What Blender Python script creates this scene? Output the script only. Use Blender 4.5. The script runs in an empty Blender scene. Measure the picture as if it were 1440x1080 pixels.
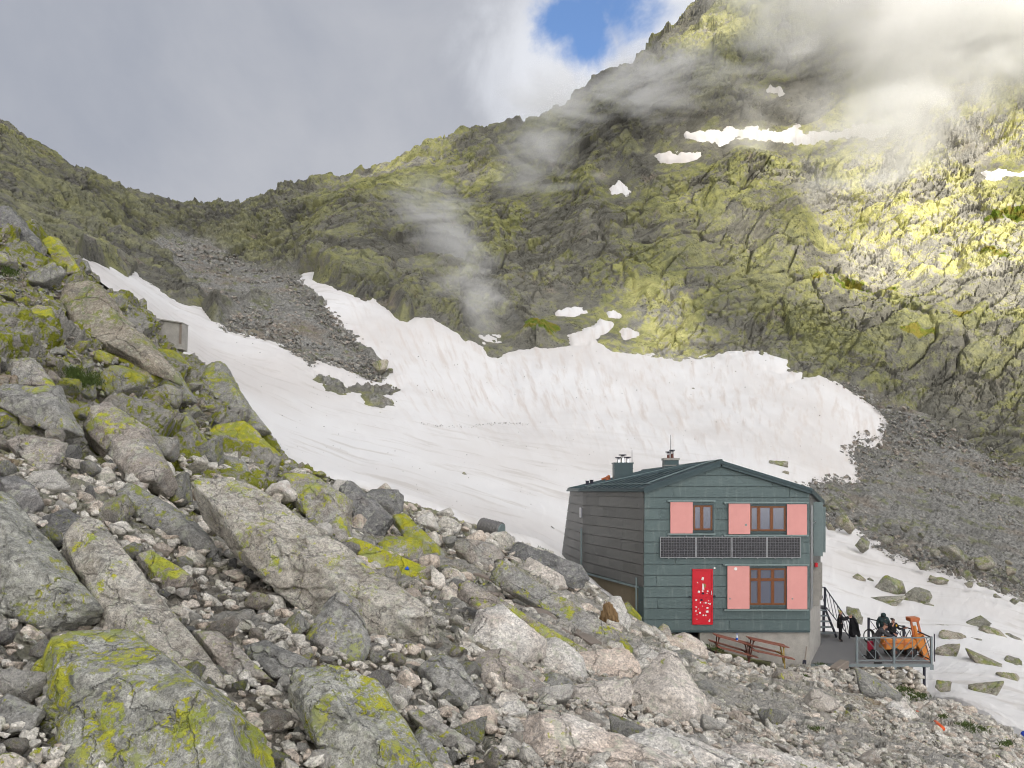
import bpy, bmesh, math, random
import numpy as np
from mathutils import Vector, Matrix
from concurrent.futures import ThreadPoolExecutor

random.seed(7); rng = np.random.default_rng(7)
F = 1080.0; CX = 720.0; HY = 688.0            # focal length and principal point in photo pixels
scene = bpy.context.scene; COL = scene.collection

def P(px, py, Y):
    return Vector(((px-CX)/F*Y, Y, (HY-py)/F*Y))

# ------------------------------------------------------------------ noise
def hash3(ix, iy, iz, k):
    h = (ix.astype(np.int64)*374761393 + iy.astype(np.int64)*668265263 + iz.astype(np.int64)*2147483647 + k*974711) & 0xffffffff
    h = ((h ^ (h >> 13))*1274126177) & 0xffffffff
    h = ((h ^ (h >> 16))*2246822519) & 0xffffffff
    return ((h ^ (h >> 15)) & 0xffffff).astype(np.float32)/np.float32(0xffffff)

def _vn(p, k):
    i = np.floor(p); f = (p-i).astype(np.float32); f = f*f*f*(f*(f*6-15)+10)
    i = i.astype(np.int64); r = 0
    for a in (0, 1):
        wx = f[:, 0] if a else 1-f[:, 0]
        for b in (0, 1):
            wy = f[:, 1] if b else 1-f[:, 1]
            for c in (0, 1):
                wz = f[:, 2] if c else 1-f[:, 2]
                r = r + wx*wy*wz*hash3(i[:, 0]+a, i[:, 1]+b, i[:, 2]+c, k)
    return r*2-1

def _par(fn, p, *a):
    n = len(p)
    if n < 4000: return fn(p, *a)
    ch = np.array_split(np.arange(n), max(4, n//40000))
    with ThreadPoolExecutor(4) as ex:
        rs = list(ex.map(lambda c: fn(p[c], *a), ch))
    if isinstance(rs[0], tuple): return tuple(np.concatenate(x) for x in zip(*rs))
    return np.concatenate(rs)

def fbm(p, scale=1.0, octv=4, k=1, gain=.5, ridged=False):
    p = np.asarray(p, dtype=np.float64)*(1.0/scale); out = 0; amp = 1.0
    for o in range(octv):
        n = _par(_vn, p, k+o*17)
        if ridged: n = 1-2*np.abs(n)
        out = out+n*amp; amp *= gain; p = p*2.03+11.7
    return out

def _wor(p, k):
    i = np.floor(p).astype(np.int64); n = len(p)
    d1 = np.full(n, 9e9, np.float32); d2 = d1.copy(); hb = np.zeros(n, np.float32); rb = np.zeros(n, np.float32)
    for a in (-1, 0, 1):
        for b in (-1, 0, 1):
            for c in (-1, 0, 1):
                x = i[:, 0]+a; y = i[:, 1]+b; z = i[:, 2]+c
                h1 = hash3(x, y, z, k); h2 = hash3(x, y, z, k+1); h3 = hash3(x, y, z, k+2)
                vx = (p[:, 0]-x-h1).astype(np.float32); vy = (p[:, 1]-y-h2).astype(np.float32); vz = (p[:, 2]-z-h3).astype(np.float32)
                d = vx*vx+vy*vy+vz*vz
                # random facet height of that cell: offset + tilt
                r = (h1*7.13+h2*3.7+h3*5.9) % 1.0
                hh = (r-.5)+vx*((h2*9.1) % 1.0-.5)*1.5+vy*((h3*9.7) % 1.0-.5)*1.5+vz*((h1*8.3) % 1.0-.5)*1.5
                m = d < d1
                d2 = np.where(m, d1, np.minimum(d2, d)); d1 = np.where(m, d, d1)
                hb = np.where(m, hh, hb); rb = np.where(m, r, rb)
    return np.sqrt(d2)-np.sqrt(d1), hb, rb

def blocks(p, k=1):
    """faceted block noise: (edge distance, facet height, cell random)"""
    return _par(_wor, np.asarray(p, dtype=np.float64), k)

def sstep(a, b, x):
    t = np.clip((x-a)/(b-a), 0, 1); return t*t*(3-2*t)

# ------------------------------------------------------------------ mesh helpers
def new_mesh(name, verts, faces, mat=None, smooth=False, mats=None, fmat=None):
    me = bpy.data.meshes.new(name)
    verts = np.asarray(verts, dtype=np.float32); nf = len(faces)
    if isinstance(faces, np.ndarray):
        k = faces.shape[1]
        me.vertices.add(len(verts)); me.vertices.foreach_set('co', verts.ravel())
        me.loops.add(nf*k); me.polygons.add(nf)
        me.loops.foreach_set('vertex_index', faces.astype(np.int32).ravel())
        me.polygons.foreach_set('loop_start', np.arange(0, nf*k, k, dtype=np.int32))
        me.polygons.foreach_set('use_smooth', np.full(nf, smooth))
        me.update(calc_edges=True)
    else:
        me.from_pydata([tuple(map(float, v)) for v in verts], [], faces)
        if smooth: me.polygons.foreach_set('use_smooth', [True]*len(me.polygons))
        me.update()
    for m in (mats or ([mat] if mat else [])): me.materials.append(m)
    if fmat is not None: me.polygons.foreach_set('material_index', np.asarray(fmat, dtype=np.int32))
    return me

def attr(me, name, vals):
    a = me.attributes.new(name, 'FLOAT', 'POINT'); a.data.foreach_set('value', np.asarray(vals, dtype=np.float32))

def link(name, me, parent=None, loc=None):
    o = bpy.data.objects.new(name, me); COL.objects.link(o)
    if loc is not None: o.location = loc
    if parent is not None:
        o.parent = parent
    return o

def tag(o, label=None, cat=None, group=None, kind=None):
    if label: o['label'] = label
    if cat: o['category'] = cat
    if group: o['group'] = group
    if kind: o['kind'] = kind
    return o

def thing(name, label, cat, loc=(0, 0, 0), group=None, rz=0):
    o = link(name, None, loc=loc); o.rotation_euler = (0, 0, rz); o.empty_display_size = .2
    return tag(o, label, cat, group)

class MB:
    """collects boxes / bars / tubes into ONE mesh; coordinates are local to the parent"""
    def __init__(s): s.v = []; s.f = []; s.m = []
    def add(s, vs, fs, mi=0):
        b = len(s.v); s.v += [tuple(v) for v in vs]; s.f += [tuple(b+i for i in f) for f in fs]; s.m += [mi]*len(fs)
    def box(s, a, b, mi=0):
        (x0, y0, z0), (x1, y1, z1) = a, b
        x0, x1 = min(x0, x1), max(x0, x1); y0, y1 = min(y0, y1), max(y0, y1); z0, z1 = min(z0, z1), max(z0, z1)
        s.add([(x0, y0, z0), (x1, y0, z0), (x1, y1, z0), (x0, y1, z0), (x0, y0, z1), (x1, y0, z1), (x1, y1, z1), (x0, y1, z1)],
              [(0, 3, 2, 1), (4, 5, 6, 7), (0, 1, 5, 4), (1, 2, 6, 5), (2, 3, 7, 6), (3, 0, 4, 7)], mi)
    def bar(s, a, b, w, h=None, mi=0, up=(0, 0, 1)):
        a = Vector(a); b = Vector(b); d = (b-a).normalized(); h = h or w
        u = Vector(up)
        if abs(d.dot(u)) > .95: u = Vector((0, 1, 0))
        r = d.cross(u).normalized(); t = r.cross(d)
        q = [r*(i*w/2)+t*(j*h/2) for i, j in ((-1, -1), (1, -1), (1, 1), (-1, 1))]
        s.add([a+k for k in q]+[b+k for k in q], [(0, 1, 2, 3), (7, 6, 5, 4), (0, 4, 5, 1), (1, 5, 6, 2), (2, 6, 7, 3), (3, 7, 4, 0)], mi)
    def tube(s, pts, r, n=8, mi=0):
        pts = [Vector(p) for p in pts]; rs = r if isinstance(r, (list, tuple)) else [r]*len(pts)
        b = []; prev = None
        for i, p in enumerate(pts):
            d = (pts[min(i+1, len(pts)-1)]-pts[max(i-1, 0)]).normalized()
            u = prev if prev is not None else (Vector((0, 0, 1)) if abs(d.z) < .9 else Vector((1, 0, 0)))
            x = (u-d*u.dot(d)).normalized(); y = d.cross(x); prev = x
            b += [p+(x*math.cos(2*math.pi*k/n)+y*math.sin(2*math.pi*k/n))*rs[i] for k in range(n)]
        f = [(i*n+k, i*n+(k+1) % n, (i+1)*n+(k+1) % n, (i+1)*n+k) for i in range(len(pts)-1) for k in range(n)]
        f += [tuple(reversed(range(n))), tuple(range((len(pts)-1)*n, len(pts)*n))]
        s.add(b, f, mi)
    def prism(s, poly, vec, mi=0):
        n = len(poly); v = Vector(vec)
        a = [Vector(p) for p in poly]
        s.add(a+[p+v for p in a], [tuple(reversed(range(n))), tuple(range(n, 2*n))]+[(i, (i+1) % n, n+(i+1) % n, n+i) for i in range(n)], mi)
    def build(s, name, mats, parent=None, smooth=False, loc=None, bevel=0):
        mats = mats if isinstance(mats, list) else [mats]
        me = new_mesh(name, s.v, s.f, mats=mats, fmat=s.m, smooth=smooth)
        bm = bmesh.new(); bm.from_mesh(me); bmesh.ops.recalc_face_normals(bm, faces=bm.faces)
        if bevel: bmesh.ops.bevel(bm, geom=list(bm.edges), offset=bevel, segments=1, affect='EDGES', clamp_overlap=True)
        bm.to_mesh(me); bm.free()
        return link(name, me, parent, loc)

# ------------------------------------------------------------------ node helpers
class NT:
    def __init__(s, tree): s.t = tree; s.n = tree.nodes; s.l = tree.links
    def node(s, typ, **kw):
        nd = s.n.new(typ)
        for k, v in kw.items():
            if k.startswith('i_'): s.put(nd.inputs[k[2:].replace('_', ' ')], v)
            else: setattr(nd, k, v)
        return nd
    def put(s, sock, v):
        if hasattr(v, 'is_output'): s.l.new(v, sock)
        else: sock.default_value = v
    def noise(s, vec, scale, detail=4, rough=.55, dist=0, col=False):
        nd = s.n.new('ShaderNodeTexNoise'); s.put(nd.inputs['Vector'], vec); nd.inputs['Scale'].default_value = scale
        nd.inputs['Detail'].default_value = detail; nd.inputs['Roughness'].default_value = rough; nd.inputs['Distortion'].default_value = dist
        return nd.outputs['Color' if col else 'Fac']
    def voro(s, vec, scale, feat='F1', out='Distance', rnd=1):
        nd = s.n.new('ShaderNodeTexVoronoi'); nd.feature = feat; s.put(nd.inputs['Vector'], vec); nd.inputs['Scale'].default_value = scale
        nd.inputs['Randomness'].default_value = rnd
        return nd.outputs[out]
    def ramp(s, fac, a, b, lo=0.0, hi=1.0):
        nd = s.n.new('ShaderNodeMapRange'); nd.interpolation_type = 'SMOOTHSTEP'; s.put(nd.inputs[0], fac)
        s.put(nd.inputs[1], a); s.put(nd.inputs[2], b); s.put(nd.inputs[3], lo); s.put(nd.inputs[4], hi)
        return nd.outputs[0]
    def math(s, op, a, b=0.0, c=0.0, clamp=False):
        nd = s.n.new('ShaderNodeMath'); nd.operation = op; nd.use_clamp = clamp
        s.put(nd.inputs[0], a); s.put(nd.inputs[1], b); s.put(nd.inputs[2], c); return nd.outputs[0]
    def vmath(s, op, a, b=(0, 0, 0), out=0):
        nd = s.n.new('ShaderNodeVectorMath'); nd.operation = op; s.put(nd.inputs[0], a)
        if op == 'SCALE': s.put(nd.inputs[3], b)
        else: s.put(nd.inputs[1], b)
        return nd.outputs[out]
    def mix(s, fac, a, b, mode='MIX'):
        nd = s.n.new('ShaderNodeMix'); nd.data_type = 'RGBA'; nd.blend_type = mode
        def p(sock, v):
            if hasattr(v, 'is_output'): s.l.new(v, sock)
            else: sock.default_value = (*v, 1) if len(v) == 3 else v
        s.put(nd.inputs[0], fac); p(nd.inputs[6], a); p(nd.inputs[7], b); return nd.outputs[2]
    def attr(s, name): return s.node('ShaderNodeAttribute', attribute_name=name).outputs['Fac']
    def bump(s, h, strength=.5, dist=.02, normal=None):
        nd = s.n.new('ShaderNodeBump'); nd.inputs['Strength'].default_value = strength; nd.inputs['Distance'].default_value = dist
        s.put(nd.inputs['Height'], h)
        if normal is not None: s.put(nd.inputs['Normal'], normal)
        return nd.outputs[0]

def mat_nodes(name):
    m = bpy.data.materials.new(name); m.use_nodes = True; t = NT(m.node_tree); t.n.clear()
    b = t.n.new('ShaderNodeBsdfPrincipled'); o = t.n.new('ShaderNodeOutputMaterial'); t.l.new(b.outputs[0], o.inputs[0])
    return m, t, b

def simple(name, col, rough=.6, metal=0.0, var=.25, scale=6.0, bumpd=.004, spec=.4):
    m, t, b = mat_nodes(name)
    co = t.node('ShaderNodeTexCoord').outputs['Object']
    n = t.noise(co, scale, 5, .65); n2 = t.noise(co, scale*9, 3, .6)
    f = t.math('MULTIPLY_ADD', t.math('ADD', t.math('MULTIPLY', n, .7), t.math('MULTIPLY', n2, .3)), 2*var, 1-var)
    t.put(b.inputs['Base Color'], t.mix(1.0, col, f, 'MULTIPLY'))
    t.put(b.inputs['Roughness'], t.math('MULTIPLY_ADD', n, .2, rough-.1)); b.inputs['Metallic'].default_value = metal
    b.inputs['Specular IOR Level'].default_value = spec
    t.put(b.inputs['Normal'], t.bump(n2, .4, bumpd))
    return m
# ------------------------------------------------------------------ materials
def rock_mat(name, g0=(.23, .228, .215), g1=(.42, .41, .38), warm=.25, lichen=.35, dark=.35, s=1.0, lcol=(.42, .42, .035), up=.5, attr_tint=False, bumpd=.03):
    """granite: grey tones, feldspar grain, black crust lichen, yellow-green map lichen"""
    m, t, b = mat_nodes(name)
    tc = t.node('ShaderNodeTexCoord'); oi = t.node('ShaderNodeObjectInfo')
    co = tc.outputs['Object']
    if not attr_tint:
        off = t.vmath('SCALE', (31.7, 17.3, 23.1), oi.outputs['Random']); co = t.vmath('ADD', co, off)
    rnd = t.attr('tint') if attr_tint else oi.outputs['Random']
    big = t.noise(co, 1.3*s, 5, .6); mid = t.noise(co, 5*s, 6, .65, .3); fine = t.noise(co, 55*s, 3, .7); grain = t.voro(co, 70*s, out='Color')
    gv = t.node('ShaderNodeSeparateColor'); t.put(gv.inputs[0], grain)
    c = t.mix(t.ramp(t.math('ADD', t.math('MULTIPLY', big, .5), t.math('MULTIPLY', mid, .5)), .36, .64), g0, g1)
    # warm iron-stained / pink granite tint per stone and in patches
    wm = t.math('MULTIPLY', t.ramp(t.math('ADD', t.math('MULTIPLY', rnd, .6), t.math('MULTIPLY', t.noise(co, 2.1*s, 3), .7)), .62, .95), warm, clamp=True)
    c = t.mix(wm, c, (.40, .26, .17))
    # grain
    c = t.mix(.75, c, t.math('MULTIPLY_ADD', gv.outputs[0], .7, .62), 'MULTIPLY')
    c = t.mix(1.0, c, t.ramp(t.noise(co, 16*s, 5, .75), .3, .68, .62, 1.18), 'MULTIPLY')
    c = t.mix(t.ramp(fine, .58, .70, 0, .7), c, (.08, .08, .08))
    # pale crust lichen
    c = t.mix(t.math('MULTIPLY', t.ramp(t.noise(co, 7.5*s, 5, .6, .5), .55, .63), .42), c, (.45, .47, .36))
    # black crust lichen
    dk = t.ramp(t.noise(t.vmath('ADD', co, (5, 9, 2)), 3.4*s, 6, .68, .4), .56, .61)
    spots = t.ramp(t.voro(t.vmath('ADD', co, t.vmath('SCALE', t.noise(co, 9*s, 2, col=True), .12)), 9*s), .30, .20)
    sel = t.ramp(t.noise(t.vmath('ADD', co, (2, 4, 7)), 5*s, 2), .5, .58)
    c = t.mix(t.math('MULTIPLY', t.math('MAXIMUM', t.math('MULTIPLY', dk, .75), t.math('MULTIPLY', spots, sel)), dark), c, (.055, .055, .06))
    # yellow-green lichen: thalli with lobed rims, gathered in colonies on weather-facing sides
    geo = t.node('ShaderNodeNewGeometry'); nz = t.node('ShaderNodeSeparateXYZ'); t.put(nz.inputs[0], geo.outputs['Normal'])
    area = t.math('ADD', t.noise(t.vmath('ADD', co, (9, 1, 4)), 1.5*s, 5, .62), t.math('MULTIPLY', nz.outputs['Z'], .10*up))
    lob = t.math('ADD', t.math('MULTIPLY', t.noise(co, 9*s, 9, .74, .9), .80), t.math('MULTIPLY', area, .62))
    th = .892-.205*lichen
    spk = t.math('ADD', t.math('MULTIPLY', t.noise(co, 34*s, 4, .7, .4), .62), t.math('MULTIPLY', area, .62))
    lm = t.math('MAXIMUM', t.ramp(lob, th, th+.03), t.math('MULTIPLY', t.ramp(spk, th-.055, th-.015), .8))
    if lichen <= 0: lm = 0.0
    lc = t.mix(t.ramp(t.noise(co, 4*s, 3), .35, .65), lcol, (lcol[0]*.62, lcol[1]*.72, lcol[2]*1.6+.02))
    lc = t.mix(t.ramp(t.noise(co, 45*s, 4, .7), .46, .68, 0, .65), lc, (.10, .105, .03)); lc = t.mix(t.ramp(t.noise(co, 2.2*s, 3), .52, .66, 0, .6), lc, (.33, .35, .20))
    c = t.mix(lm, c, lc)
    c = t.mix(1.0, c, t.math('MULTIPLY_ADD', rnd, .30, .85), 'MULTIPLY')
    t.put(b.inputs['Base Color'], c); b.inputs['Roughness'].default_value = .88; b.inputs['Specular IOR Level'].default_value = .25
    h = t.math('ADD', t.math('MULTIPLY', mid, 1.0), t.math('ADD', t.math('MULTIPLY', fine, .22), t.math('MULTIPLY', lm, .05)))
    h = t.math('ADD', h, t.math('MULTIPLY', t.noise(co, 19*s, 4, .7), .45))
    jv = t.vmath('ADD', co, t.vmath('SCALE', t.noise(co, 2.5*s, 4, col=True), .35))
    h = t.math('ADD', h, t.math('MULTIPLY', t.ramp(t.voro(jv, .95*s, 'DISTANCE_TO_EDGE'), .0, .018), .9))
    t.put(b.inputs['Normal'], t.bump(h, .95, bumpd*1.3))
    return m

M = {}
M['rock'] = rock_mat('granite_grey', lichen=.38)
M['rock_lichen'] = rock_mat('granite_lichened', lichen=.62, up=.7)
M['rock_moss'] = rock_mat('granite_yellow', lichen=1.0, up=.9, lcol=(.40, .385, .022))
M['rock_pale'] = rock_mat('granite_pale', (.56, .54, .50), (.80, .77, .71), warm=.45, lichen=.12, dark=.18)
M['rock_pink'] = rock_mat('granite_pink', (.50, .455, .40), (.74, .68, .61), warm=.4, lichen=.06, dark=.15)
M['rock_dark'] = rock_mat('granite_dark', (.16, .16, .158), (.29, .285, .275), warm=.1, lichen=.15, dark=.5)
M['stones'] = rock_mat('rubble_stone', (.40, .38, .335), (.84, .80, .72), warm=.42, lichen=.14, dark=.25, attr_tint=True)
M['rock_big'] = rock_mat('granite_close', (.25, .25, .222), (.56, .555, .50), warm=.2, lichen=.36, dark=.55, s=1.9, lcol=(.46, .455, .035), bumpd=.02)
M['rock_bigly'] = rock_mat('granite_close_yellow', (.25, .25, .222), (.56, .555, .50), warm=.2, lichen=.74, dark=.6, s=1.9, lcol=(.48, .475, .035), bumpd=.02)
M['rock_far'] = rock_mat('granite_snowfield', (.20, .195, .165), (.38, .36, .30), warm=.2, lichen=.62, dark=.45, s=.6, lcol=(.24, .25, .05), bumpd=.06)

def mountain_mat():
    m, t, b = mat_nodes('mountain_rock')
    co = t.node('ShaderNodeTexCoord').outputs['Object']
    scree = t.attr('scree'); grass = t.attr('grass'); cell = t.attr('cell'); lichen_sun = t.attr('lichen')
    big = t.noise(co, .035, 5, .6); mid = t.noise(co, .16, 6, .68, .4); fine = t.noise(co, .9, 9, .74)
    st = t.noise(t.vmath('MULTIPLY', co, (.35, .35, .06)), 1.0, 5, .6)            # drainage streaks down the face
    rk = t.ramp(t.math('ADD', t.math('MULTIPLY', mid, .5), t.math('MULTIPLY', cell, .5)), .25, .75); c = t.mix(t.ramp(lichen_sun, .6, 1.0), t.mix(rk, t.mix(t.ramp(lichen_sun, .1, .45), (.075, .073, .062), (.105, .102, .082)), t.mix(t.ramp(lichen_sun, .1, .45), (.22, .212, .185), (.28, .268, .225))), t.mix(rk, (.26, .25, .215), (.56, .53, .46)))  # rock also lightened on the right wall: sun patch painted into the albedo
    c = t.mix(t.ramp(st, .56, .70, 0, .5), c, (.14, .138, .135))
    c = t.mix(t.ramp(t.noise(co, .11, 4, .6, .5), .60, .72, 0, .4), c, (.36, .29, .23))
    # yellow-green lichen, pale yellow on the right wall with sunlight put into its colour
    lf = t.math('ADD', t.math('ADD', t.math('MULTIPLY', big, .45), t.math('MULTIPLY', fine, .55)), t.math('ADD', t.math('MULTIPLY', t.math('SUBTRACT', cell, .5), .36), t.math('MULTIPLY', t.math('SUBTRACT', mid, .5), .5)))
    lm = t.math('MULTIPLY', t.ramp(lf, .44, .57), t.math('MULTIPLY_ADD', lichen_sun, .6, .30), clamp=True)
    lc = t.mix(t.ramp(t.noise(co, .4, 4), .35, .65), (.115, .13, .02), (.28, .285, .05)); lc = t.mix(t.ramp(lichen_sun, .55, 1.0), lc, t.mix(t.ramp(t.noise(co, .4, 4), .35, .65), (.40, .40, .11), (.64, .61, .23)))
    c = t.mix(lm, c, lc)
    # black crust lichen and dark mottling for contrast, broken up to the smallest scale
    c = t.mix(t.ramp(t.math('ADD', t.math('MULTIPLY', t.noise(co, 1.7, 8, .74, .6), .7), t.math('MULTIPLY', t.noise(co, .22, 4), .3)), .535, .60, 0, .72), c, (.045, .044, .036))
    # turf ledges: flatter ground, moist hollows
    geo = t.node('ShaderNodeNewGeometry'); nz = t.node('ShaderNodeSeparateXYZ'); t.put(nz.inputs[0], geo.outputs['Normal'])
    gm = t.ramp(t.math('ADD', t.math('MULTIPLY', t.noise(co, .9, 5, .65), .5), t.math('MULTIPLY', grass, .6)), .62, .78)
    c = t.mix(gm, c, t.mix(t.ramp(t.noise(co, .35, 4), .4, .62), (.10, .145, .015), (.20, .17, .03)))
    # scree: grey-brown, fine broken
    sc = t.mix(t.ramp(t.noise(co, 2.2, 5, .75), .3, .7), (.115, .113, .104), (.35, .342, .315))
    sc = t.mix(t.ramp(t.noise(co, .10, 4, .6), .5, .68, 0, .55), sc, (.23, .18, .13))
    sc = t.mix(t.ramp(t.noise(co, .3, 7, .7), .53, .62, 0, .6), sc, (.15, .165, .045)); sc = t.mix(t.ramp(t.noise(co, .06, 4, .6, .6), .5, .62, 0, .5), sc, (.17, .165, .15))
    c = t.mix(scree, c, sc)
    c = t.mix(1.0, c, t.math('MULTIPLY', t.math('MULTIPLY_ADD', t.noise(co, 2.4, 7, .78), 1.0, .46), t.ramp(lichen_sun, .25, .85, .88, 1.0)), 'MULTIPLY')
    t.put(b.inputs['Base Color'], c); b.inputs['Roughness'].default_value = .92; b.inputs['Specular IOR Level'].default_value = .2
    vor = t.voro(t.vmath('MULTIPLY', co, (1, 1, .7)), .8, 'DISTANCE_TO_EDGE')
    h = t.math('ADD', t.math('MULTIPLY', t.noise(co, 1.1, 7, .72), 1.4), t.math('MULTIPLY', t.ramp(vor, 0, .12), .5))
    t.put(b.inputs['Normal'], t.bump(h, .7, .13))
    return m
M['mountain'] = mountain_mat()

def snow_mat():
    m, t, b = mat_nodes('old_snow')
    co = t.node('ShaderNodeTexCoord').outputs['Object']
    # melt runnels run down the fall line (towards the camera on the bowl), dirt gathers in them
    xy = t.node('ShaderNodeSeparateXYZ'); t.put(xy.inputs[0], co)
    bx, by = t.math('SUBTRACT', xy.outputs[0], 12.0), t.math('SUBTRACT', xy.outputs[1], 30.0)     # ribs follow the fall line into the bottom of the bowl
    pol = t.node('ShaderNodeCombineXYZ'); t.put(pol.inputs[0], t.math('MULTIPLY', t.math('ARCTAN2', bx, by), 75.0)); t.put(pol.inputs[1], t.math('MULTIPLY', t.math('SQRT', t.math('ADD', t.math('MULTIPLY', bx, bx), t.math('MULTIPLY', by, by))), .07))
    run = t.noise(pol.outputs[0], 1.0, 6, .65, .25)
    drift = t.noise(t.vmath('MULTIPLY', co, (.08, .5, .3)), 1.0, 5, .6, .5)
    patch = t.noise(co, .03, 4, .6)
    fine = t.noise(co, 6, 5, .8)
    c = t.mix(t.ramp(patch, .35, .7), (.72, .712, .70), (.62, .592, .565))
    c = t.mix(t.math('MULTIPLY', t.ramp(run, .47, .68), t.attr('steep')), c, (.60, .555, .515))
    c = t.mix(t.math('MULTIPLY', t.ramp(drift, .52, .68, 0, .65), t.math('SUBTRACT', 1.0, t.attr('steep'))), c, (.52, .49, .45))
    c = t.mix(t.ramp(fine, .62, .75, 0, .30), c, (.35, .32, .28))
    c = t.mix(t.ramp(t.noise(co, 1.7, 3, .7), .70, .76, 0, .5), c, (.22, .20, .17))
    t.put(b.inputs['Base Color'], c); b.inputs['Roughness'].default_value = .75; b.inputs['Specular IOR Level'].default_value = .2
    h = t.math('ADD', t.math('MULTIPLY', run, .8), t.math('ADD', t.math('MULTIPLY', drift, .5), t.math('MULTIPLY', t.noise(co, 1.2, 5, .7), .6)))
    t.put(b.inputs['Normal'], t.bump(h, .45, .25))
    return m
M['snow'] = snow_mat()

def soil_mat():
    m, t, b = mat_nodes('talus_gravel')
    co = t.node('ShaderNodeTexCoord').outputs['Object']
    cell = t.attr('cell'); lich = t.attr('lichen')
    v = t.node('ShaderNodeSeparateColor'); t.put(v.inputs[0], t.voro(co, 11, out='Color'))
    c = t.mix(t.attr('pale'), t.mix(v.outputs[0], (.12, .112, .092), (.40, .37, .32)), t.mix(v.outputs[0], (.24, .222, .19), (.60, .56, .50)))  # darker soil on the left: shade of the gaps between boulders put into colour
    c = t.mix(t.ramp(t.noise(co, .9, 5, .65), .52, .68, 0, .7), c, (.25, .18, .12))
    c = t.mix(t.math('MULTIPLY', t.ramp(cell, .3, .8), .6), c, (.29, .285, .265))
    lm = t.math('MULTIPLY', t.ramp(t.math('ADD', t.math('MULTIPLY', t.noise(co, 3.2, 6, .7, .5), .7), t.math('MULTIPLY', t.noise(co, .35, 3), .4)), .53, .60), lich, clamp=True)
    c = t.mix(lm, c, t.mix(t.noise(co, 1.5, 3), (.10, .12, .02), (.30, .31, .03)))
    c = t.mix(t.ramp(t.noise(co, 30, 3, .7), .58, .74, 0, .5), c, (.10, .095, .085))
    t.put(b.inputs['Base Color'], c); b.inputs['Roughness'].default_value = .93; b.inputs['Specular IOR Level'].default_value = .2
    h = t.math('ADD', t.ramp(t.voro(co, 11, 'DISTANCE_TO_EDGE'), 0, .25), t.noise(co, 24, 5, .7))
    t.put(b.inputs['Normal'], t.bump(h, .8, .03))
    return m
M['soil'] = soil_mat()

def clad_mat(name, col, dark, streak):
    m, t, b = mat_nodes(name)
    co = t.node('ShaderNodeTexCoord').outputs['Object']; tint = t.attr('tint')
    st = t.noise(t.vmath('MULTIPLY', co, (5, 5, .7)), 1, 5, .65); pa = t.noise(co, 1.1, 4, .6)
    c = t.mix(t.math('ADD', t.math('MULTIPLY', tint, .55), t.math('MULTIPLY', pa, .45), clamp=True), dark, col)
    c = t.mix(t.ramp(st, .5, .75, 0, streak), c, (.30, .33, .31))
    c = t.mix(t.ramp(t.noise(co, 2.3, 5, .7, .4), .6, .75, 0, .35), c, tuple(x*.5 for x in dark))
    t.put(b.inputs['Base Color'], c); b.inputs['Metallic'].default_value = .25
    t.put(b.inputs['Roughness'], t.math('MULTIPLY_ADD', st, .25, .38)); b.inputs['Specular IOR Level'].default_value = .4
    t.put(b.inputs['Normal'], t.bump(t.noise(t.vmath('MULTIPLY', co, (.8, .8, 1.6)), 1.6, 3), .35, .03))
    return m
M['clad'] = clad_mat('zinc_cladding_green', (.118, .160, .160), (.080, .116, .118), .38)
M['clad_side'] = clad_mat('zinc_cladding_grey', (.17, .168, .16), (.115, .115, .109), .30)
M['roof'] = simple('roof_sheet', (.040, .066, .074), .45, .3, .25, 2)
M['trim'] = simple('roof_trim', (.055, .085, .092), .45, .3, .2, 3)
M['rail'] = simple('shutter_rail_zinc', (.22, .28, .28), .5, .3, .2, 8)
def shutter_mat():
    m, t, b = mat_nodes('shutter_pink')
    co = t.node('ShaderNodeTexCoord').outputs['Object']
    f = t.noise(co, 3, 5, .6); st = t.noise(t.vmath('MULTIPLY', co, (12, 12, .8)), 1, 4, .6)
    c = t.mix(f, (.66, .285, .258), (.74, .345, .315)); c = t.mix(t.ramp(st, .55, .8, 0, .3), c, (.60, .25, .22))
    t.put(b.inputs['Base Color'], c); b.inputs['Roughness'].default_value = .6; t.put(b.inputs['Normal'], t.bump(f, .2, .01)); return m
M['pink'] = shutter_mat()
M['red'] = simple('door_red', (.56, .008, .022), .38, 0, .15, 3)
M['white'] = simple('sticker_white', (.80, .78, .76), .5, 0, .08, 30)
M['olive'] = simple('sticker_olive', (.22, .20, .06), .5)
M['brown'] = simple('window_wood', (.165, .055, .016), .4, 0, .3, 12)
M['concrete'] = simple('concrete', (.36, .345, .315), .9, 0, .5, 2.6, .03)
M['concrete_tan'] = simple('concrete_tan', (.20, .165, .11), .9, 0, .35, 3, .02)
M['steel'] = simple('galvanised_steel', (.20, .235, .245), .5, .4, .2, 8)
M['darksteel'] = simple('painted_dark_steel', (.035, .037, .055), .5, .2, .2, 8)
M['deck'] = simple('deck_plate', (.17, .168, .17), .75, .1, .18, 1.5)
M['wood_red'] = simple('weathered_red_wood', (.235, .090, .060), .8, 0, .35, 9)
M['wood_grey'] = simple('weathered_board', (.22, .185, .155), .85, 0, .35, 6, .01)
M['wood_old'] = simple('weathered_timber', (.245, .155, .105), .85, 0, .4, 5, .01)
M['yellow'] = simple('yellow_tube', (.34, .235, .045), .6, 0, .3, 9)
M['rust'] = simple('rusty_tube', (.115, .042, .028), .7, 0, .3, 9)
M['orange'] = simple('machine_orange', (.60, .215, .035), .5, 0, .38, 5)
M['orange_red'] = simple('machine_orange_red', (.45, .13, .045), .5, 0, .3, 6)
M['rubber'] = simple('black_rubber', (.02, .02, .02), .7)
M['hose'] = simple('hose_teal', (.01, .16, .16), .5)
M['pipe_red'] = simple('pipe_orange_red', (.80, .11, .02), .45, 0, .15, 5)
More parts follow.
